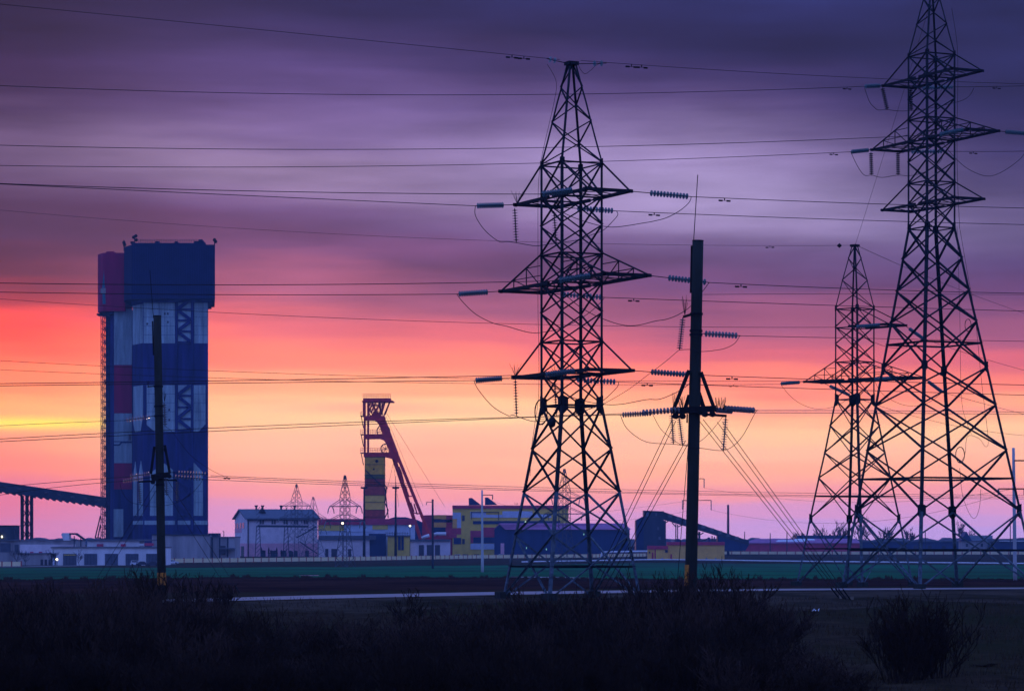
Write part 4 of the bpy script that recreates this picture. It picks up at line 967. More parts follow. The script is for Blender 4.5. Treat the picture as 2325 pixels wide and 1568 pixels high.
# gabled pale substation house
sh = bld('gabled_house', 'large pale house with blue slate gable roof and roof vents', 'building', 640, 1430)
Bc = Vector((wx(560.5,1430),1430,0)); Cc = Vector((wx(721,1438),1438,0)); Ac = Vector((wx(533,1466),1466,0)); Dc = Cc+(Ac-Bc)
ZG = gz(1430)-.3; ZE = wz(1177,1430); ZB = wz(1232.5,1430); ZR = wz(1157.6,1448)
MB().prism([(p.x,p.y,ZG) for p in (Bc,Cc,Dc,Ac)], (0,0,ZE-ZG)).build('wall', LILAC, sh)
e1 = (Cc-Bc).normalized(); e2 = (Ac-Bc).normalized(); n1_ = Vector((e1.y,-e1.x,0)); n2_ = Vector((-e1.x,-e1.y,0))
def hp_(u, z, side=0, out=.12):      # point on the front (side 0) or the gable wall (side 1)
    base = Bc+e1*u+n1_*out if side == 0 else Bc+e2*u+n2_*out
    return Vector((base.x, base.y, z))
LF = (Cc-Bc).length; LG = (Ac-Bc).length
def hpanel(name, u0, u1, z0, z1, m, side=0, out=.12, th=.4, par=None):
    nn = n1_ if side == 0 else n2_
    return MB().prism([hp_(u0,z0,side,out), hp_(u1,z0,side,out), hp_(u1,z1,side,out), hp_(u0,z1,side,out)], nn*-th).build(name, m, par or sh)
hpanel('plinth_panel', 0, LF, ZG, ZB, PINK); hpanel('plinth_panel', 0, LG, ZG, ZB, PINK, 1)
hpanel('pink_panel', LG*.42, LG*.98, wz(1208,1440), wz(1198,1440), PINK, 1, .16)
mid1 = Bc.lerp(Ac,.5); mid2 = Cc.lerp(Dc,.5)
MB().prism([(Bc.x,Bc.y,ZE),(Ac.x,Ac.y,ZE),(mid1.x,mid1.y,ZR)], e1*.6).build('gable', LILAC, sh)
ov = 1.2
for P0, P1_, sgn in ((Bc, Cc, -1), (Ac, Dc, 1)):
    o_ = e2*sgn*ov; dz = (ZR-ZE)/(LG*.5)*ov
    a = P0+o_-e1*ov; c = P1_+o_+e1*ov; r1_ = mid2+e1*ov; r0_ = mid1-e1*ov
    MB().prism([(a.x,a.y,ZE-dz+.1),(c.x,c.y,ZE-dz+.1),(r1_.x,r1_.y,ZR+.1),(r0_.x,r0_.y,ZR+.1)], (0,0,.5)).build('roof_slope', ROOFB, sh)
gut = Bc-e2*ov; g2_ = Cc-e2*ov
MB().bar((gut.x,gut.y,ZE-.5),(g2_.x,g2_.y,ZE-.5),.5).build('gutter', DARK, sh)
for u, y0, y1 in ((.178,1174.2,1186),(.345,1174.2,1186),(.515,1174.2,1186),(.66,1174.2,1186),(.80,1174.2,1186)):
    wz0, wz1 = wz(y1+.5,1430), wz(y0+1,1430)
    w_ = hpanel('window', LF*u, LF*(u+.060), wz(1189,1430), wz(1180,1430), WIN); hpanel('pane_bar', LF*(u+.028), LF*(u+.034), wz(1189,1430), wz(1180,1430), LILAC, 0, .22, .1, w_)
for u0, u1, y0, y1 in ((.22,.34,1186,1198),(.44,.56,1186,1198),(.70,.78,1187,1199),(.87,.93,1187,1199),(.70,.78,1217,1228),(.87,.93,1217,1228)):
    hpanel('window', LG*u0, LG*u1, wz(y1,1445), wz(y0,1445), WIN, 1, .2)
hpanel('door', LG*.22, LG*.45, ZG, wz(1239,1435), mat('green_door',(0.04,0.12,0.10),.6), 1, .24)
for u in (.19,.34,.50,.66,.82): hpanel('transformer_bay', LF*u, LF*(u+.055), ZG, wz(1249,1430), WIN, 0, .2)
MB().tube([hp_(.6,ZE,0,.4), hp_(.6,ZG,0,.4)], .25, 6).build('drainpipe', DARK, sh)
for u in (.22,.31,.575,.77):
    p = mid1+e1*LF*u; v = MB(); v.tube([(p.x,p.y,ZR-.3),(p.x,p.y,ZR+1.6)], .45, 8); v.tube([(p.x,p.y,ZR+1.6),(p.x,p.y,ZR+2.5)], [.6,.95], 8); v.build('roof_vent', DARK, sh)
p = Bc.lerp(Ac,.22)+e1*LF*.22; MB().prism([(p.x,p.y,ZE+3),(p.x+3,p.y+.6,ZE+3),(p.x+1.6,p.y,ZE+5.6)], e2*5).build('dormer', DARK, sh)
for a, c in (((961,940),(1110,860)),((1110,860),(1200,800))): MB().bar(at(*z4p(*a),1426), at(*z4p(*c),1428), 1.2, .5).build('stair_flight', DGREY, sh)
MB().bar(at(*z4p(1000,990),1425), at(*z4p(1220,1140),1425), 1.2, .5).build('stair_flight', DGREY, sh)
# switchyard
sg = bld('switchyard_gantry', 'thin lattice gantry with two masts before the pale gabled house', 'gantry', 645, 1395)
for x in (478, 830):
    ms = MB(); xx = wx(zx(z4p,x),1395)
    for dx in (-.7,.7): ms.bar((xx+dx*2,1395,gz(1395)),(xx+dx,1395,wz(zy(z4p,790),1395)), .35); 
    for k in range(12):
        za = gz(1395)+k*2.0; ms.bar((xx-.9,1395,za),(xx+.9,1395,za+2), .2)
    ms.build('mast', DGREY, sg)
MB().bar(at(*z4p(470,795),1395), at(*z4p(1110,800),1395), .5, 1.0).build('beam', DGREY, sg)
for i, x in enumerate((520,540,560,612,640,690,712,770,800)):
    q = bld('bushing_post', ('first','second','third','fourth','fifth','sixth','seventh','eighth','ninth')[i]+' dark switchyard bushing post from the left before the pale house', 'insulator post', zx(z4p,x), 1400, 'switchyard bushing posts')
    hgt = (1060, 1095, 1100)[i % 3]
    pb('base', q, zx(z4p,x)-1.6, zx(z4p,x)+1.6, zy(z4p,1140), None, 1399, 1401, DGREY)
    MB().tube([at(zx(z4p,x),zy(z4p,y),1400) for y in (1142,1120,1100,hgt)], [.55,.4,.45,.1], 6).build('bushing', DARK, q)
for i, x in enumerate((535,660,800,885)):
    q = bld('transformer', ('leftmost','second','third','rightmost')[i]+' low dark transformer along the pale house foot', 'transformer', zx(z4p,x), 1403, 'transformers before the pale house')
    pb('tank', q, zx(z4p,x-24), zx(z4p,x+24), zy(z4p,1110), None, 1402, 1405, DGREY); pb('radiator', q, zx(z4p,x+25), zx(z4p,x+32), zy(z4p,1118), None, 1402.5, 1404.5, DARK); pb('conservator', q, zx(z4p,x-14), zx(z4p,x+16), zy(z4p,1102), zy(z4p,1110.5), 1402.5, 1404, DGREY)

# red steel headframe
DH = 1420.0
hf = bld('steel_headframe', 'red and ochre steel mine headframe with slanting back legs and sheave wheels', 'headframe', 850, DH)
def hx(x): return zx(zh, x)
def hy(y): return zy(zh, y)
bands = ((642,700,YEL_D),(700,780,YEL_D),(780,812,mat('olive_cladding',(0.16,0.15,0.03),.75)),(812,862,REDBRN),(862,940,REDBRN),(940,995,YEL),(995,1055,YEL),(1055,1110,REDBRN),(1110,1175,REDBRN))
for i, (ya, yb, m_) in enumerate(bands):
    pb('cladding_panel', hf, hx(213), hx(366), hy(ya)+.2, hy(yb), DH, DH+12, m_, DH)
    pb('band_rail', hf, hx(211), hx(368), hy(ya)-.35, hy(ya)+.35, DH-.3, DH+12.3, DARK, DH)
pb('cladding_panel', hf, hx(213), hx(366), hy(1175), None, DH+.1, DH+12, REDBRN, DH)
for x in (209, 236):
    for d in (DH, DH+9): pb('column', hf, hx(x-4), hx(x+5), hy(205), hy(642), d, d+1.2, RED, DH)
def hpoly(name, pts, D, th, m=RED): return MB().prism([at(*zh(x,y),D) for x, y in pts], (0,th,0)).build(name, m, hf)
hpoly('deck_beam', [(205,640),(368,640),(430,655),(465,600),(370,606),(205,606)], DH+.5, 10, RED)
hpoly('deck_beam', [(205,498),(330,497),(362,510),(382,540),(420,520),(372,462),(205,462)], DH+.5, 10, RED)
hpoly('deck_beam', [(205,352),(285,352),(310,368),(330,400),(372,330),(365,318),(205,318)], DH+.5, 10, RED)
hpoly('roof_deck', [(190,209),(438,209),(438,201),(415,198),(415,181),(200,181),(200,200),(190,202)], DH-1, 14, RED)
hpoly('back_leg', [(300,350),(365,322),(410,440),(475,612),(742,1272),(718,1276),(480,690),(432,655),(390,560),(372,520),(330,400)], DH+1, 2.2, RED)
hpoly('back_leg', [(425,652),(455,640),(664,1284),(640,1292)], DH+9, 2.2, RED)
hpoly('back_leg_head', [(300,350),(365,322),(475,612),(462,660),(430,655),(372,520),(330,400)], DH+3.3, 7.8, RED)
for a, c in (((482,720),(500,760)),((500,760),(520,840)),((520,850),(545,900)),((525,860),(560,950)),((552,952),(580,948)),((575,1000),(600,1070)),((600,1010),(625,1090)),((590,1080),(640,1085))):
    MB().bar(at(*zh(*a),DH+2), at(*zh(*c),DH+9), .5).build('leg_lacing', RED, hf)
for a, c in (((240,310),(275,212)),((275,212),(300,300)),((240,260),(262,212)),((300,300),(330,212)),((330,212),(345,310)),((345,310),(372,212)),((372,310),(410,212)),((345,250),(372,212)),((300,212),(262,300)),((364,318),(410,212)),((350,212),(350,315)),((335,212),(335,315)),((204,212),(204,318))):
    MB().bar(at(*zh(*a),DH+1), at(*zh(*c),DH+1), .7).build('head_brace', RED, hf)
def sheave(cx, cy, rr):
    m = MB(); c0 = at(*zh(cx,cy),DH+5); r_ = rr/1.96/SX*DH/F
    m.tube([c0+Vector((r_*math.cos(2*math.pi*k/24),0,r_*math.sin(2*math.pi*k/24))) for k in range(25)], .3, 5, False)
    s_ = m.build('sheave_wheel', DARK, hf); m = MB()
    for k in range(8): m.bar(c0, c0+Vector((r_*math.cos(math.pi*k/4+.2),0,r_*math.sin(math.pi*k/4+.2))), .22)
    m.build('spokes', DARK, s_)
sheave(292,285,46); sheave(298,270,40); sheave(360,440,50); sheave(378,578,38)
hpoly('wheel_guard', [(262,318),(340,318),(332,295),(305,282),(280,290)], DH+2, 6, RED)
def hrail(x0, x1, y, h):
    m = MB(); n = int((x1-x0)/14)+1
    for k in range(n+1):
        p = at(*zh(x0+(x1-x0)*k/n, y), DH-.6); m.box((p.x-.08,p.y,p.z),(p.x+.08,p.y+.16,p.z+h))
    a = at(*zh(x0,y),DH-.6); c = at(*zh(x1,y),DH-.6)
    for f in (.5,1): m.bar(a+Vector((0,0,h*f)), c+Vector((0,0,h*f)), .14)
    m.build('railing', RED, hf)
for x0, x1, y in ((200,415,181),(180,200,320),(180,340,462),(180,380,606)): hrail(x0, x1, y, 2.1)
for y in (320,465,610):
    hpoly('platform', [(178,y+2),(206,y+2),(206,y-3),(178,y-3)], DH-1, 10, DARK)
    MB().bar(at(*zh(186,y+5),DH), at(*zh(204,y+95),DH), .4).build('ladder', DARK, hf)
MB().bar(at(*zh(215,740),DH-.5), at(*zh(340,860),DH-.5), 1.1, .4).build('stair_flight', DARK, hf)
for a in ((308,674,5),(284,737,3)): p = at(*zh(a[0],a[1]),DH-.2); MB().tube([p, p+Vector((0,.4,0))], .8 if a[2] > 4 else .5, 10).build('vent', DARK, hf)
for a, c in (((370,860),(390,890)),((372,880),(398,1120)),((385,870),(372,1000)),((372,1000),(398,1060)),((398,1060),(372,1118))): MB().bar(at(*zh(*a),DH), at(*zh(*c),DH), .5).build('side_ladder', DARK, hf)
for i, (a, c) in enumerate((((385,300),(1010,1150)),((380,320),(960,1148)),((408,430),(905,1150)),((460,590),(870,1150)))):
    A = at(*zh(*a),DH+5); c_ = (zx(zh,a[0])+ (c[0]-zx(zh,a[0])), c[1]); B_ = at(*c_,DH+25)
    wire(('highest','second','third','lowest')[i]+' hoist rope slanting right from the steel headframe', [A.lerp(B_, k/8) for k in range(9)], .055, (), 'hoist_rope', CABLE, 'rope', 'hoist ropes of the steel headframe')

# buildings round the headframe
lb = bld('long_low_hall', 'low red-roofed hall with white and yellow panels below the headframe', 'building', 800, 1404)
pb('wall', lb, 723, 940, 1190, None, 1404, 1416, SKYW); pb('roof_band', lb, 722, 941, 1177, 1190.4, 1403, 1417, MAROON)
for x0, x1, y0, y1, m_ in ((722,781,1191,1204,YEL),(782,845,1191,1206,SKYW),(845,880,1191,1201,YEL),(722,750,1204.5,1207,SKYW)): pb('wall_panel', lb, x0, x1, y0, y1, 1403.6, 1404.2, m_)
lo = bld('low_grey_store', 'low grey flat-roofed store right of the pale gabled house', 'building', 780, 1390)
pb('wall', lo, 723, 838, 1224, None, 1390, 1399, LILAC); pb('roof', lo, 722, 852, 1215, 1224.3, 1389, 1400, ROOFB)
for x0, x1 in ((738,745),(752,765),(790,797)): pb('door', lo, x0, x1, 1245, None, 1389.7, 1390.3, WIN)
bk = bld('arched_hall', 'dark arched hall roof behind the headframe foot', 'building', 910, 1520)
MB().prism([at(x,y,1520) for x, y in ((862,1232),(962,1232),(962,1187),(945,1179),(920,1173),(895,1173),(875,1179),(862,1187))], (0,20,0)).build('hall', DBLUE, bk)
for x0, x1, y0 in ((775,820,1184),(870,890,1183)): pb('roof_block', bk, x0, x1, y0, None, 1490, 1500, DBLUE)
yb_ = bld('yellow_tank_house', 'small yellow house with two dark tall gates below the headframe', 'building', 910, 1392)
pb('wall', yb_, hx(392), hx(566), hy(1262), None, 1392, 1398, YEL); 
for x0, x1 in ((474,496),(501,520)): pb('gate', yb_, hx(x0), hx(x1), hy(1264), hy(1370), 1391.7, 1392.3, DBLUE)
pb('roof', yb_, hx(376), hx(568), hy(1254), hy(1263), 1391, 1399, ROOFB)
m = MB()
for k in range(14): p = at(hx(380+13*k),hy(1254),1391.5); m.box((p.x-.08,p.y,p.z),(p.x+.08,p.y+.15,p.z+1.6))
m.bar(at(hx(380),hy(1240),1391.5), at(hx(560),hy(1240),1391.5), .15); m.build('roof_railing', DARK, yb_)
gs = bld('grey_garage_row', 'low grey garages with three dark doors before the red headframe legs', 'building', 960, 1394)
pb('wall', gs, hx(568), hx(882), hy(1300), None, 1394, 1401, LILAC); pb('roof', gs, hx(566), hx(884), hy(1286), hy(1301), 1393, 1402, ROOFB)
for x0, x1 in ((638,678),(700,742),(764,804)): pb('door', gs, hx(x0), hx(x1), hy(1330), None, 1393.7, 1394.3, WIN)
pb('wall_block', gs, hx(245), hx(376), hy(1242), None, 1395, 1402, DBLUE)
for i, (pts, lab) in enumerate(((((660,1278),(690,1265),(720,1255)),'short white pipe end beside the red headframe leg'),(((757,1250),(780,1243),(852,1243)),'white elevated pipe right of the red headframe leg'))):
    tag(MB().tube([at(*zh(x,y),1389) for x, y in pts], .8, 8).build('elevated_pipe', WHITE, smooth=True), lab, 'pipe', 'white pipes by the headframe')

# patchwork factory
DF = 1440.0
cf = bld('patchwork_factory', 'tall factory hall clad in yellow, pale blue and maroon blocks', 'building', 1150, DF)
pb('wall', cf, 1027, 1290, 1153, None, DF, DF+40, YEL); pb('roof_band', cf, 1026.5, 1291, 1146.5, 1153.3, DF-.8, DF+41, MAROON)
def fz(name, x0, x1, y0, y1, m, par=cf, out=.3):
    a = z6p(x0,y0); c = z6p(x1,y1); return pb(name, par, a[0], c[0], a[1], c[1], DF-out, DF+.3, m, DF)
for r_ in ((316,410,710,782,SKYW),(365,412,783,886,SKYW),(316,364,783,886,ORG_W),(235,412,888,958,MAROON),(268,362,959,998,MAROON),
           (518,696,700,768,SKYW),(697,880,665,734,YEL),(697,880,735,768,SKYW),(882,1225,695,768,SKYW),(1226,1395,690,728,YEL),(1226,1440,729,768,SKYW),
           (518,640,918,990,MAROON),(641,800,880,990,MAROON),(518,548,991,1058,MAROON),(550,800,992,1060,DBLUE),(518,798,1063,1130,SKYW)):
    fz('wall_panel', *r_)
fz('window_band', 548, 1540, 806, 842, DBLUE); fz('window', 421, 452, 742, 806, WIN); fz('window', 424, 454, 1010, 1068, WIN); fz('gate', 326, 412, 998, 1070, DBLUE)
p = at(*z6p(1150,820),DF-.5); MB().tube([p+Vector((-.4,0,0)),p,p+Vector((.4,0,0))],[.1,.45,.1],8).build('lamp', mat('green_lamp',(.8,1,.7),.5,var=0,emit=(.7,1.0,.6),estr=6), cf)
for pts in (((498,626),(640,626),(535,543),(498,545)),((683,624),(826,622),(718,539),(683,540))): MB().prism([at(*z6p(*q),DF+4) for q in pts], (0,8,0)).build('roof_monitor', DBLUE, cf)
for a, c in (((530,700),(530,790)),((530,706),(840,706)),((840,706),(840,800))): MB().bar(at(*z6p(*a),DF-.6), at(*z6p(*c),DF-.6), .3).build('wall_pipe', DARK, cf)
for x in (1024,1040,1056): MB().bar(at(*z6p(x,622),DF+2), at(*z6p(x,597),DF+2), .2).build('roof_post', DARK, cf)
cw = bld('maroon_side_hall', 'lower maroon and orange side hall joining the patchwork factory', 'building', 995, 1450)
pb('wall', cw, 958, 1026, 1169, None, 1450, 1470, MAROON)
for r_ in ((102,242,738,788,ORG_W),(243,312,740,788,MAROON),(102,312,790,822,DBLUE),(102,242,823,878,ORG_W),(0,100,740,800,MAROON),(100,235,880,950,DBLUE),(245,312,790,822,SKYW)):
    a = z6p(r_[0],r_[2]); c = z6p(r_[1],r_[3]); pb('wall_panel', cw, a[0], c[0], a[1], c[1], 1449.7, 1450.3, r_[4], 1450)
# dark warehouse
wh = bld('dark_warehouse', 'long dark blue warehouse with plum roof behind the nearest pylon', 'building', 1300, 1400)
x0_, xr = z6p(790,0)[0], 1429.0; y_e = z6p(0,906)[1]; y_r = z6p(0,842)[1]; y_a = z6p(0,849)[1]
MB().box((wx(x0_,1400),1400,gz(1400)-.3),(wx(xr,1400),1425,wz(y_e,1400))).build('wall', DBLUE, wh)
xg = z6p(850,0)[0]; x1_ = z6p(912,0)[0]
MB().prism([at(x0_,y_e,1399.5),at(x1_,y_e,1399.5),at(xg,y_a,1399.5)], (0,3,0)).build('gable', DBLUE, wh)
MB().prism([at(xg,y_a-1.3,1399),at(x1_+.5,y_e-.3,1399),at(xr+2,y_e,1399),at(xr-13,y_r,1412),at(xg,y_r,1412)], (0,.3,.4)).build('roof_slope', ROOFP, wh)
MB().prism([at(xr-13,y_r,1412.4),at(xg,y_r,1412.4),at(x0_-1,y_e,1426),at(xr+2,y_e,1426)], (0,.3,.4)).build('roof_slope', ROOFP, wh)
pb('door', wh, zx(z6p,862), zx(z6p,903), zy(z6p,1060), None, 1399.6, 1400.3, PINK)
for x, y in ((1325,1212),(1195,1243),(1240,1246)): pb('lamp', wh, x-.6, x+.6, y-2, y+2, 1399.3, 1399.8, mat('dull_lamp',(.5,.8,.6),.5,var=0,emit=(.4,1,.6),estr=.6))
# masts
for vx, y0, yh, D, lab in ((898,1079,1107,1386,'tall floodlight mast right of the headframe tower'),(826.5,1105,1107,1386,'tall floodlight mast left of the headframe tower')):
    q = bld('floodlight_mast', lab, 'mast', vx, D, 'floodlight masts'); g = gz(D)
    shaft(MB(), at(vx,yh-3,D), (wx(vx,D),D,g), .35, .7, 8).build('shaft', DARK, q)
    MB().bar(at(vx-7.5,yh,D), at(vx+7.5,yh,D), .8).build('lamp_platform', DARK, q)
    if y0 < 1090: MB().tube([at(vx,yh,D), at(vx,y0,D)], [.3,.06], 5).build('lightning_rod', DARK, q)
    for dx in (-6,0,6): MB().bar(at(vx+dx,yh,D-.4), at(vx+dx,yh-3,D-.4), .7).build('floodlight', DARK, q)
for vx, vy, D, lab, rr in ((777.5,1187,1384,'lit lamp glowing in front of the long low hall',1.0),(930.5,1193,1384,'lit lamp by the red headframe leg',.8),(129.5,1269,978,'bright lit lamp beside the low annex',.7)):
    q = bld('street_lamp', lab, 'lamp', vx, D, 'lit lamps of the works'); p = at(vx,vy,D)
    MB().tube([(p.x,D,gz(D)), (p.x,D,p.z+.3)], .12, 6).build('post', DARK, q); MB().tube([p+Vector((-.5*rr,-.3,0)),p+Vector((0,-.3,0)),p+Vector((.5*rr,-.3,0))],[.12,.5*rr,.12],8).build('lamp_head', LAMP, q)

# right: silo, sloping gallery, yellow office, red sheds
DS = 1460.0
si = bld('silo_house', 'dark blue silo house at the top of the sloping conveyor', 'building', 1475, DS)
def sr(name, x0, x1, y0, y1, m, D0=DS, D1=DS+15): 
    a = z3p(x0,y0); y = None if y1 is None else z3p(0,y1)[1]; return pb(name, si, a[0], zx(z3p,x1), a[1], y, D0, D1, m, DS)
MB().prism([at(*z3p(x,y),DS) for x, y in ((410,880),(645,880),(645,488),(500,488),(500,468),(410,515))], (0,14,0)).build('bunker', DBLUE, si)
sr('head_house', 500, 726, 410, None, DGREY, DS-2, DS+12); MB().prism([at(*z3p(x,y),DS-2.5) for x, y in ((500,411),(728,420),(728,412),(600,405),(500,402))], (0,15,0)).build('roof', DGREY, si)
for r_ in ((522,555,425,470),(630,648,430,465),(665,690,700,735),(650,672,590,625)): sr('window', *r_, ROOFB, DS-2.4, DS-1.9)
sr('maroon_panel', 550, 645, 560, 800, mat('faded_maroon',(0.08,0.03,0.10),.8), DS-.3, DS+.2); sr('stair_tower', 727, 752, 515, None, DGREY, DS, DS+4)
ga = bld('sloping_conveyor', 'dark conveyor gallery sloping down right from the silo house', 'conveyor', 1590, DS)
top = [z3p(726,417), z3p(1700,747)]; bot = [z3p(726,505), z3p(1700,800)]
MB().prism([at(*bot[0],DS),at(*bot[1],DS),at(*top[1],DS),at(*top[0],DS)], (0,6,0)).build('gallery_body', DGREY, ga)
MB().prism([at(*z3p(x,y),DS+.2) for x, y in ((1340,860),(1660,860),(1700,790),(1340,690))], (0,8,0)).build('tail_house', DBLUE, ga)
for k in range(9): p = at(*z3p(800+k*95, 448+k*32+14), DS-.1); MB().box((p.x-1,p.y-.15,p.z-.8),(p.x+1,p.y+.2,p.z+.8)).build('window', ROOFB, ga)
for x, yt in ((742,515),(866,552),(886,560),(1128,640),(1140,645),(1280,690),(1305,700)): a = z3p(x,yt); pb('support_leg', ga, a[0]-1, a[0]+1, a[1], None, DS+1, DS+3, DGREY)
for a, c in (((742,545),(790,515)),((866,590),(820,540)),((886,590),(930,570)),((1140,680),(1180,655)),((1128,680),(1100,650)),((1150,745),(1330,745)),((1150,755),(1240,715))): MB().bar(at(*z3p(*a),DS+2), at(*z3p(*c),DS+2), .5).build('brace', DGREY, ga)
oc = bld('orange_office', 'low orange building with red roof band behind the tall pole', 'building', 1580, 1245)
def orr(name, x0, x1, y0, y1, m, D0, D1): return pb(name, oc, zx(z3p,x0), zx(z3p,x1), zy(z3p,y0), None if y1 is None else zy(z3p,y1), D0, D1, m, 1245)
orr('wall', 775, 1420, 795, None, ORG_W, 1245, 1256); orr('roof_band', 773, 1422, 760, 796, MAROON, 1244.5, 1256.5)
orr('porch_wall', 550, 773, 842, None, ORG_W, 1244, 1254); orr('porch_roof', 548, 774, 805, 843, MAROON, 1243.5, 1254.5)
for r_ in ((590,607,880,960),(622,635,845,962),(803,820,900,960)): orr('door', *r_, MAROON, 1243.7 if r_[0] < 700 else 1244.7, 1245.2)
for r_ in ((740,772,850,880),(556,572,868,890)): orr('window', *r_, WIN, 1243.7, 1244.3)
orr('recess_panel', 637, 665, 845, 960, YEL, 1243.8, 1244.2)
for r_ in ((700,716),(1205,1220),(1310,1325)): orr('vent', *r_, 940, 960, GREY, 1243.5, 1244.9)
for r_ in ((815,850,735,761,GREY),(880,915,725,761,DBLUE),(1236,1260,708,761,DBLUE),(1105,1125,725,761,DBLUE)): orr('roof_unit', r_[0], r_[1], r_[2], r_[3], r_[4], 1247, 1250)
rs_ = bld('red_shed', 'long dark red shed with patchy pale roof right of the conveyor', 'building', 1800, 1640)
def z3q(x, y): return z3p(x, y)
xs0, xs1 = z3p(1658,0)[0], 1951
MB().prism([(wx(xs0,1640),1640,gz(1640)-.3),(wx(xs1,1640),1640,gz(1640)-.3),(wx(xs1,1640),1640,wz(1232,1640)),(wx(xs0,1640),1640,wz(1232,1640))], (0,18,0)).build('wall', MAROON, rs_)
MB().prism([at(xs0-1,1232.3,1639),at(xs1+1,1232.3,1639),at(xs1-8,1223.5,1650),at(xs0+24,1223.5,1650)], (0,.3,.4)).build('roof_slope', ROOFP, rs_)
MB().prism([at(xs0+24,1223.5,1650.4),at(xs1-8,1223.5,1650.4),at(xs1,1232,1659),at(xs0,1232,1659)], (0,.3,.4)).build('roof_slope', ROOFP, rs_)
for a in ((1760,1830,1227.5,1231),(1800,1850,1225,1228)): 
    MB().prism([at(a[0],a[3],1639.5+(1232.3-a[3])*1.2),at(a[1],a[3],1639.5+(1232.3-a[3])*1.2),at(a[1]-3,a[2],1639.5+(1232.3-a[2])*1.2),at(a[0]+6,a[2],1639.5+(1232.3-a[2])*1.2)], (0,-.3,.7)).build('snow_patch', WHITE, rs_)
fr = bld('flat_dark_hall', 'dark flat hall with roof vents above the red shed', 'building', 1880, 1700); pb('wall', fr, zx(z5,160), zx(z5,560), 1214.5, None, 1700, 1715, DBLUE)
for x in (285,340,400,500): pb('roof_vent', fr, zx(z5,x), zx(z5,x+14), 1211.5, 1214.8, 1704, 1706, DARK)
gh = bld('long_grey_hall', 'long low dark hall seen through the tallest pylon base', 'building', 2100, 1680); pb('wall', gh, 1952, 2185, 1229, None, 1680, 1700, DBLUE); pb('roof', gh, 1950, 2187, 1225.5, 1229.2, 1679, 1701, ROOFB)
for k in range(5): pb('door', gh, 2010+k*32, 2018+k*32, 1238, 1252, 1679.7, 1680.3, WIN)
pb('roof_patch', gh, 2040, 2080, 1224.6, 1225.6, 1680, 1690, GREY)
hh_ = bld('grey_gabled_house', 'small grey gabled house behind the tallest pylon base', 'building', 2215, 1620); pb('wall', hh_, 2183, 2250, 1227, None, 1620, 1632, GREY)
MB().prism([at(2180,1227.2,1619),at(2206,1227.2,1619),at(2194,1206,1619)], (0,13,0)).build('gable', DBLUE, hh_); MB().prism([at(2194,1216,1626),at(2253,1216,1626),at(2253,1227.3,1619),at(2204,1227.3,1619)], (0,.3,.4)).build('roof_slope', ROOFB, hh_)
for x in (2192,2226): pb('window', hh_, x, x+5, 1233, 1240, 1619.7, 1620.3, WIN)
gr = bld('grey_low_barn', 'low grey-blue barn at the right edge behind the fence', 'building', 2300, 1600); pb('wall', gr, 2252, 2420, 1229, None, 1600, 1615, DBLUE); pb('roof', gr, 2250, 2422, 1222, 1229.2, 1599, 1616, ROOFB); pb('roof_patch', gr, 2268, 2330, 1226.5, 1228, 1598.6, 1599.2, WHITE)
fs = bld('far_low_hall', 'far low dark hall between the warehouse and the silo house', 'building', 1420, 1600); pb('wall', fs, 1400, 1470, 1240, None, 1600, 1612, DBLUE); pb('roof', fs, 1399, 1471, 1238, 1240.2, 1599, 1613, ROOFB)

# fence of cream panels between dark red posts
fpts = [(374,1056),(510,1081),(794,1152),(1090,1275),(1340,1334),(1480,1420)]
fpts2 = [(1640,1584),(1950,1570),(2324,1562),(2480,1560)]
def make_fence(label, pts, hgt=1.7, step=4.9):
    W_ = [Vector((wx(x, D), D, gz(D))) for x, D in pts]
    root = thing('panel_fence', label, 'fence', W_[0])
    seg = [(W_[i+1]-W_[i]).length for i in range(len(W_)-1)]; tot = sum(seg); n = int(tot/step)
    def pos(s):
        for i, L in enumerate(seg):
            if s <= L+1e-6: return W_[i].lerp(W_[i+1], s/L)
            s -= L
        return W_[-1]
    pm = MB(); pm.box((0,-.06,.12),(1,.06,1)); pm.box((0.02,-.09,.92),(.98,.09,1.0)); pm = pm.mesh('fence_panel', FCREAM)
    qm = MB(); qm.box((-.22,-.2,-.2),(.22,.2,1.0)); qm.box((-.27,-.25,1.0),(.27,.25,1.08)); qm = qm.mesh('fence_post', FRED)
    for k in range(n+1):
        p = pos(tot*k/n); o = bpy.data.objects.new('fence_post', qm); COL.objects.link(o); o.parent = root; o.location = p-W_[0]; o.scale = (1,1,hgt*1.04)
        if k < n:
            q = pos(tot*(k+1)/n); d = q-p
            o = bpy.data.objects.new('fence_panel', pm); COL.objects.link(o); o.parent = root; o.location = p-W_[0]; o.scale = (d.length,1,hgt); o.rotation_euler = (0,0,math.atan2(d.y,d.x))
    ORG[root.name] = tuple(W_[0]); return root
make_fence('long cream panel fence with dark red posts along the works', fpts)
make_fence('cream panel fence with red posts before the red sheds at right', fpts2)
make_fence('short cream fence piece at the far left edge', [(-40,930),(48,940)], 1.6, 3.0)

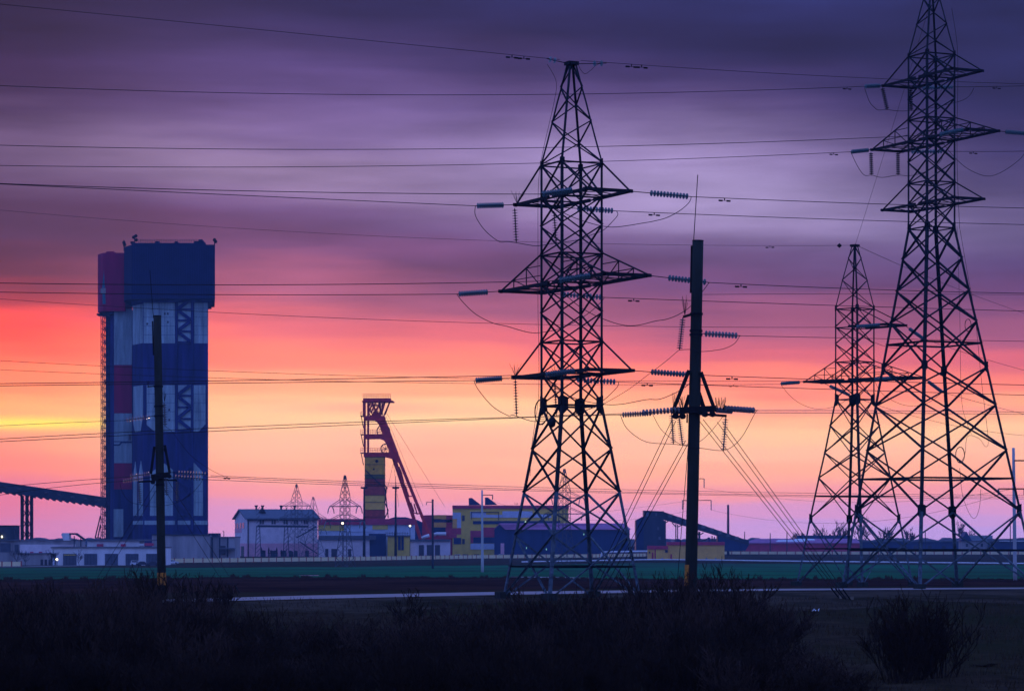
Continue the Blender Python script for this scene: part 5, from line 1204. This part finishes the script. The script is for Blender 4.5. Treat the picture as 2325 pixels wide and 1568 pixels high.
# pipeline along the field and a pipe bridge
pp = [(1184,1276.3),(1260,1274.6),(1340,1273.2),(1420,1271.8),(1500,1270.8),(1640,1272),(1760,1274),(2040,1277),(2324,1280),(2600,1283)]
pw = []
for x, y in pp: D = gpx(x, y+1.2); pw.append(Vector((wx(x, D), D, gz(D)+.45)))
pr = thing('pipeline', 'white pipeline lying along the far edge of the crop field', 'pipe', (pw[0].x, pw[0].y, gz(pw[0].y)))
MB().tube(catmull(pw, 6), .24, 8).build('pipe', WHITE, pr, True)
for p in catmull(pw, 3): MB().box((p.x-.15,p.y-.15,gz(p.y)-.1),(p.x+.15,p.y+.15,p.z-.1)).build('support', CONC, pr)
br = bld('pipe_bridge', 'white elevated pipe on thin posts left of the orange building', 'pipe', 1430, 1300)
MB().tube([at(x,y,1300) for x, y in ((1365,1263),(1366,1254),(1372,1252.5),(1440,1251),(1495,1250.5))], .4, 8).build('pipe', WHITE, br)
for x in (1368,1398,1436,1468,1492): pb('support', br, x-.7, x+.7, 1252, None, 1300.2, 1300.6, DBLUE)

# cars
def car(label, vx0, D, L, m, flip=1, suv=False):
    x0 = wx(vx0, D); g = gz(D)+.02; root = thing('parked_car', label, 'car', (x0+L/2, D, g), 'cars parked by the garage and fence')
    k = L/4.4; hb = .85 if not suv else 1.0; ht = 1.45 if not suv else 1.75
    prof = [(0,.3),(.02,hb*.8),(.08*4.4,hb*.95),(.9,hb)] if not suv else [(0,.3),(.0,hb),(.05,hb)]
    b_ = [(0.05,.28),(4.35,.28),(4.4,.55),(4.3,.75),(3.3,.92),(.9,.95) if not suv else (.3,1.05),(.12,.85),(0,.6)]
    c_ = [(.75,.94),(3.35,.9),(2.65,1.42),(1.35,1.45)] if not suv else [(.2,1.04),(3.4,.9),(2.7,1.65),(.45,1.7)]
    def X(x): return x0+(x*k if flip > 0 else L-x*k)
    body = MB().prism([(X(x), D-.85, g+z) for x, z in b_], (0,1.7,0)).build('body', m, root)
    MB().prism([(X(x), D-.72, g+z) for x, z in c_], (0,1.44,0)).build('cabin', m, root)
    cx_ = sum(x for x, z in c_)/4; cz_ = sum(z for x, z in c_)/4
    MB().prism([(X(cx_+(x-cx_)*.84), D-.75, g+cz_+(z-cz_)*.68) for x, z in c_], (0,1.5,0)).build('window', WIN, root)
    for wx_ in (.85, 3.5):
        for d in (-.88, .68):
            w = MB().tube([(X(wx_), D+d, g+.3), (X(wx_), D+d+.2, g+.3)], .32, 12).build('wheel', TYRE, root)
            MB().tube([(X(wx_), D+d-.01, g+.3), (X(wx_), D+d+.21, g+.3)], .18, 8).build('rim', STEEL, w)
    for z_, nm, mm in ((.66,'headlight',WHITE),): MB().box((X(4.22)-.05,D-.87,g+.58),(X(4.22)+.05,D-.5,g+.7)).build(nm, mm, root)
    return root
car('white saloon car parked where the cream fence begins', 377, 1030, 4.5, CARW)
car('pale estate car nearest the garage gates', 296, 975, 4.1, CARW, 1, True)
car('dark car parked between the pale car and the concrete pole', 309, 970, 4.4, CARD)
car('dark car just left of the concrete pole', 332, 968, 4.4, CARD, -1)
car('white van-like car parked left of the pale gabled house', 509, 1105, 5.2, CARW, 1, True)
car('white car behind the fence near the white wall of the factory', 1130, 1345, 4.6, CARW, 1, True)
car('dark car behind the fence left of the pale field pole', 1048, 1330, 4.5, CARD, 1, True)
car('dark car second left of the pale field pole behind the fence', 1068, 1333, 4.5, CARD, -1, True)
car('pale car parked behind the fence below the yellow factory corner', 1024, 1328, 4.5, CARW, -1, True)

# ------------------------------------------------------------------ vegetation
RMIN = 0.006
def grow(b, p, d, L, r, depth, rr, spread, segs=3, up=.12, nch=(2,3)):
    """one twisting branch and its side twigs"""
    pts = [p]; q = p.copy(); dd = d.normalized()
    for k in range(segs):
        dd = (dd + Vector((rr.uniform(-.28,.28), rr.uniform(-.28,.28), rr.uniform(-.18,.28)+up*.4))).normalized()
        q = q + dd*L/segs; pts.append(q.copy())
    n = 4 if r > .02 else 3
    b.tube(pts, [max(RMIN, r*(1-.45*k/segs)) for k in range(segs+1)], n, cap=False)
    if depth <= 0: return
    for k in range(rr.randint(*nch)+(1 if depth > 1 else 0)):
        i = rr.randint(1, segs); ax = Vector((rr.uniform(-1,1), rr.uniform(-1,1), rr.uniform(-.2,.9)))
        nd = (dd + ax*spread).normalized()
        grow(b, pts[i], nd, L*rr.uniform(.5,.8), r*.6, depth-1, rr, spread, segs, up, nch)
SHRUBS = []
for s_ in range(6):
    rr = random.Random(100+s_); b = MB()
    for k in range(24):
        a = rr.uniform(0, 2*math.pi); t = rr.uniform(.05, .62); base = Vector((math.cos(a)*rr.uniform(0,.35), math.sin(a)*rr.uniform(0,.35), -.05))
        grow(b, base, Vector((math.cos(a)*t, math.sin(a)*t, 1)), rr.uniform(.5,.85), .016, 3, rr, .55, 3, .22, (2,3))
    SHRUBS.append((b.mesh('bare_shrub', TWIG), b.mesh('bare_shrub', TWIG2)))
def shrub(vx, D, ytop, wid, label, group, i, name='bare_shrub', brown=False):
    H = (wz(ytop, D)-gz(D))*1.10; me = SHRUBS[i % 6][1 if brown else 0]
    z_max = max(v.co.z for v in me.vertices) if me.name not in ZM else ZM[me.name]
    ZM[me.name] = z_max
    o = bpy.data.objects.new(name, me); COL.objects.link(o); o.location = (wx(vx, D), D, gz(D)-.08)
    o.scale = (wid, wid, H/z_max); o.scale.x *= random.uniform(.8, 1.25); o.rotation_euler = (random.uniform(-.16,.16), random.uniform(-.16,.16), random.uniform(0, 6.28)); return tag(o, label, 'shrub', group)
ZM = {}
rs = random.Random(11); cnt = 0
LABT = 'leafless shrub tangled in the dark foreground thicket'; GT = 'shrubs of the dark foreground thicket'
def zone(x, D):
    if D < 74.5: return 'leafless shrub in the black front row of the thicket along the bottom edge'
    if x < 250: return 'leafless shrub in the left end of the dark foreground thicket'
    if x < 600: return 'leafless shrub in the thicket below the pole before the mine tower'
    if x < 1080: return 'low leafless shrub in the dip of the thicket left of the nearest pylon'
    if x < 1450: return 'leafless shrub in the thicket at the nearest pylon feet'
    return 'leafless shrub in the tall part of the thicket below the tall concrete pole'
def thicket(x0, x1, n, D0, D1, top, jit, w0, w1, brown=.4):
    global cnt
    for k in range(n):
        x = x0+(x1-x0)*(k+rs.uniform(.1,.9))/n; D = rs.uniform(D0, D1); y = interp(top, x)+rs.uniform(-jit, jit)
        shrub(x, D, y, rs.uniform(w0, w1), zone(x, D), GT, cnt, brown=rs.random() < brown); cnt += 1
topN = [(-100,1326),(0,1330),(300,1328),(450,1352),(600,1388),(800,1404),(950,1398),(1100,1366),(1250,1346),(1400,1336),(1550,1322),(1650,1330),(1750,1368),(1850,1430),(1950,1495)]
thicket(-80, 480, 26, 84, 112, topN, 16, 1.5, 2.1, .75)
thicket(480, 1060, 16, 82, 100, topN, 14, 1.3, 1.8, .5)
thicket(1060, 1780, 34, 84, 112, topN, 18, 1.5, 2.1, .45)
thicket(-80, 420, 22, 116, 142, [(-100,1338),(420,1346)], 10, 1.5, 2.2, .8)
topM = [(-100,1385),(300,1380),(600,1425),(900,1430),(1200,1395),(1600,1385),(1780,1440),(1950,1500)]
thicket(-80, 1880, 54, 74, 86, topM, 18, 1.2, 1.7, .3)
topF = [(-100,1460),(600,1475),(1200,1455),(1600,1450),(1850,1500),(2000,1540)]
thicket(-80, 1930, 50, 65, 74, topF, 16, 1.0, 1.4, .1)
shrub(2072, 82, 1336, 2.0, 'dense rounded bare shrub standing alone in the right foreground', GT, 1)
shrub(2035, 80, 1360, 1.6, 'small bare shrub in front of the lone rounded right shrub', GT, 4)
shrub(2118, 83, 1352, 1.6, 'small bare shrub at the right flank of the lone rounded shrub', GT, 2)
for i, (x, D, y, w) in enumerate(((1440,135,1302,.95),(1500,132,1318,1.0),(1590,128,1300,1.15),(1650,132,1306,1.1),(1720,128,1332,1.1),(300,140,1302,.9),(345,138,1296,.95),(440,140,1310,.85),(500,142,1318,.8))):
    where = 'beside the foot of the tall pole' if x > 1000 else 'at the foot of the pole before the mine tower'
    shrub(x, D, y, w, f'taller shrub {where}, ' + ('leftmost','second','third','fourth','rightmost','leftmost','second','third','rightmost')[i] + '', GT, i, brown=True)
for i, (x, D, y, w, lab) in enumerate(((2290,120,1440,.9,'low bare shrub at the right frame edge'),(2230,90,1500,.9,'low bare shrub in the bottom right corner'))): shrub(x, D, y, w, lab, GT, i+3)
def small_tree(label, vx, D, ytop, seed, m=TWIG, depth=5, L=None, r=None, name='bare_tree', spread=.75, group='bare trees'):
    rr = random.Random(seed); H = wz(ytop, D)-gz(D); p = Vector((wx(vx, D), D, gz(D)-.1)); r = r or H*.03
    root = thing(name, label, 'tree', p, group); t = MB(); q = p+Vector((rr.uniform(-.1,.1)*H, 0, H*.32))
    t.tube([p, p.lerp(q,.5)+Vector((rr.uniform(-.03,.03)*H,0,0)), q], [r, r*.8, r*.7], 6); t.build('trunk', m, root)
    b = MB()
    for k in range(5):
        a = 2*math.pi*k/5+rr.uniform(-.4,.4); grow(b, q if k > 1 else p.lerp(q,.75), Vector((math.cos(a)*.7, math.sin(a)*.7, rr.uniform(.6,1.3))), H*.40, r*.55, depth-1, rr, spread, 3, .1, (2,2))
    b.build('crown', m, root); return root
RMIN = .013
small_tree('gnarled bare tree rising from the middle of the foreground thicket', 948, 108, 1342, 21, r=.055, depth=4)
small_tree('crooked bare tree left of the gnarled one in the thicket', 905, 110, 1370, 22, r=.045, depth=4)
small_tree('crooked bare tree by the road end at the left pole', 392, 118, 1345, 23, r=.04, depth=4)
for x, D, y, sd, lab in ((1446,128,1296,24,'bare branchy sapling left of the tall pole beside the nearest pylon foot'),(1508,124,1306,26,'bare branchy sapling between the nearest pylon and the tall pole'),
        (1606,126,1288,27,'bare sapling with upswept branches touching the right of the tall pole'),(1662,122,1284,25,'tallest bare sapling right of the tall pole'),(1722,124,1318,28,'spreading bare sapling at the right end of the tall thicket'),
        (312,134,1298,29,'bare sapling left of the pole before the mine tower'),(346,130,1290,30,'bare sapling touching the left of the pole before the tower'),(396,132,1306,31,'bare sapling just right of the pole before the tower'),(452,134,1312,32,'bare sapling by the left guy anchor'),(512,134,1318,33,'low bare sapling where the road comes out of the thicket')):
    small_tree(lab, x, D, y, sd, TWIG, r=.045, depth=4, spread=.6)
RMIN = .03
FT = mat('far_tree_bark', (0.05,0.045,0.06), .95, 0, .2, .5)
for i, (x, D, y, lab) in enumerate(((38,966,1245,'small street tree at the left end of the annex'),(58,966,1252,'small street tree in front of the annex middle'),(117,966,1250,'small street tree where the annex meets the garage'),(180,966,1252,'small street tree before the first garage gates'))):
    small_tree(lab, x, D, y, 40+i, FT, 4, group='small street trees by the annex', r=.12)
RMIN = .10
for i, (x, y, lab) in enumerate(((1862,1205,'round far tree left of the shorter right pylon'),(1908,1198,'broad far tree behind the shorter pylon, left one'),(1950,1196,'broad far tree behind the shorter pylon, right one'),(2012,1200,'far tree between the two right pylons'),(2065,1209,'small far tree behind the tallest pylon'),(2190,1196,'far tree by the grey gabled house'),(1815,1213,'low far bush above the red shed roof'))):
    small_tree(lab, x, 1740, y, 60+i, FT, 5, r=.45, group='far bare trees on the right')
# far woods closing the plain
b = MB(); rr = random.Random(9)
for k in range(420):
    x = rr.uniform(-1100, 1100); D = rr.uniform(3500, 3850); h = rr.uniform(5, 10); w = rr.uniform(8, 26)
    n = 6; pr_ = [(x-w+2*w*j/n, D, -5.6+h*(.35+.65*math.sin(math.pi*(j+.3)/(n+.6))*rr.uniform(.6,1))) for j in range(n+1)]
    b.prism([(x-w, D, -6), (x+w, D, -6)]+pr_[::-1], (0, 30, 0))
tag(b.build('far_woods', FT, org=(0,0,0)), 'low dark line of far woods along the horizon', 'woods', kind='stuff')
# dry grass
M_STRAW = mat('dry_straw', (0.060,0.038,0.022), .95, 0, .7, 1.5, spec=.1)
b = MB(); rr = random.Random(17)
for k in range(2600):
    D0 = 74*(188/74)**rr.random(); vx = rr.uniform(-60, 2390)
    if D0 < 112 and vx < 1780: continue
    big = rr.random()**3; tint = rr.random()
    for q in range(int(6+14*big)):
        D = D0+rr.gauss(0, .25); x = wx(vx, D0)+rr.gauss(0, .3+.4*big); hh2 = rr.uniform(.06,.16)*(1+2.2*big)
        a = rr.uniform(0, 6.28); lx, ly = math.cos(a)*.6*hh2, math.sin(a)*.6*hh2; w = .008+.00007*D
        o = len(b.v); b.v += [(x-w,D,gz(D)-.14),(x+w,D,gz(D)-.14),(x+lx,D+ly,gz(D)+hh2)]; b.f.append((o,o+1,o+2))
tag(b.build('dry_grass', M_STRAW, org=(0,100,0)), 'short dry grass over the dark foreground', 'grass', kind='stuff')
# weeds along the field edge
b = MB(); wv = [rr.random()**4*2.2 for k in range(300)]
for k in range(14000):
    vx = rr.uniform(-60, 2390); y = interp(fl, vx)+abs(rr.gauss(0, 1.3)); D = gpx(vx, y); hh2 = rr.uniform(.05,.26)*(1+wv[int(vx+80)//9]); x = wx(vx, D); w = .07
    o = len(b.v); b.v += [(x-w,D,gz(D)-.05),(x+w,D,gz(D)-.05),(x+rr.uniform(-.2,.2),D,gz(D)+hh2)]; b.f.append((o,o+1,o+2))
tag(b.build('field_edge_weeds', TWIG2, org=(0,400,0)), 'strip of dark weeds along the near edge of the crop field', 'weeds', kind='stuff')
# litter scrap
D = gpx(1850,1387); p = at(1850,1387,D)
b = MB(); b.add([(p.x-.2,D,.02),(p.x-.05,D+.15,.16),(p.x+.08,D,.05),(p.x+.25,D+.1,.18),(p.x+.2,D-.12,.03),(p.x-.1,D-.15,.05)], [(0,1,2,5),(2,3,4),(2,4,5)])
tag(b.build('litter_scrap', mat('white_litter',(.8,.8,.82),.6,var=0)), 'small white scrap of litter on the dark ground', 'litter')
# footing stones at the anchor of the guy wires
for x, y in ((1908,1358),(1933,1361)):
    D = gpx(x, y); p = at(x, y, D); tag(MB().obox((p.x-.1,D-.1,gz(D)-.1),(.2,0,0),(0,.2,0),(.03,.03,.32)).build('anchor_block', mat('tan_stone',(.22,.17,.12),.9)), 'pale guy anchor block ' + ('left' if x < 1920 else 'right') + ' of the pair by the road', 'anchor', 'guy anchor blocks')

# ------------------------------------------------------------------ air
HZ = bpy.data.materials.new('haze_air'); HZ.use_nodes = True; nt = HZ.node_tree; nt.nodes.clear()
pv = nt.nodes.new('ShaderNodeVolumePrincipled'); pv.inputs['Color'].default_value = (0.40, 0.66, 1.0, 1); pv.inputs['Density'].default_value = HAZE
pv.inputs['Anisotropy'].default_value = 0.0
on = nt.nodes.new('ShaderNodeOutputMaterial'); nt.links.new(pv.outputs[0], on.inputs['Volume'])
if HAZE > 0:
    hzb = MB().box((-2420,-120,-6.8),(2420,3980,140.0)).build('haze', HZ, org=(0,0,0)); tag(hzb, 'faint blue evening haze over the plain', 'haze', kind='stuff')
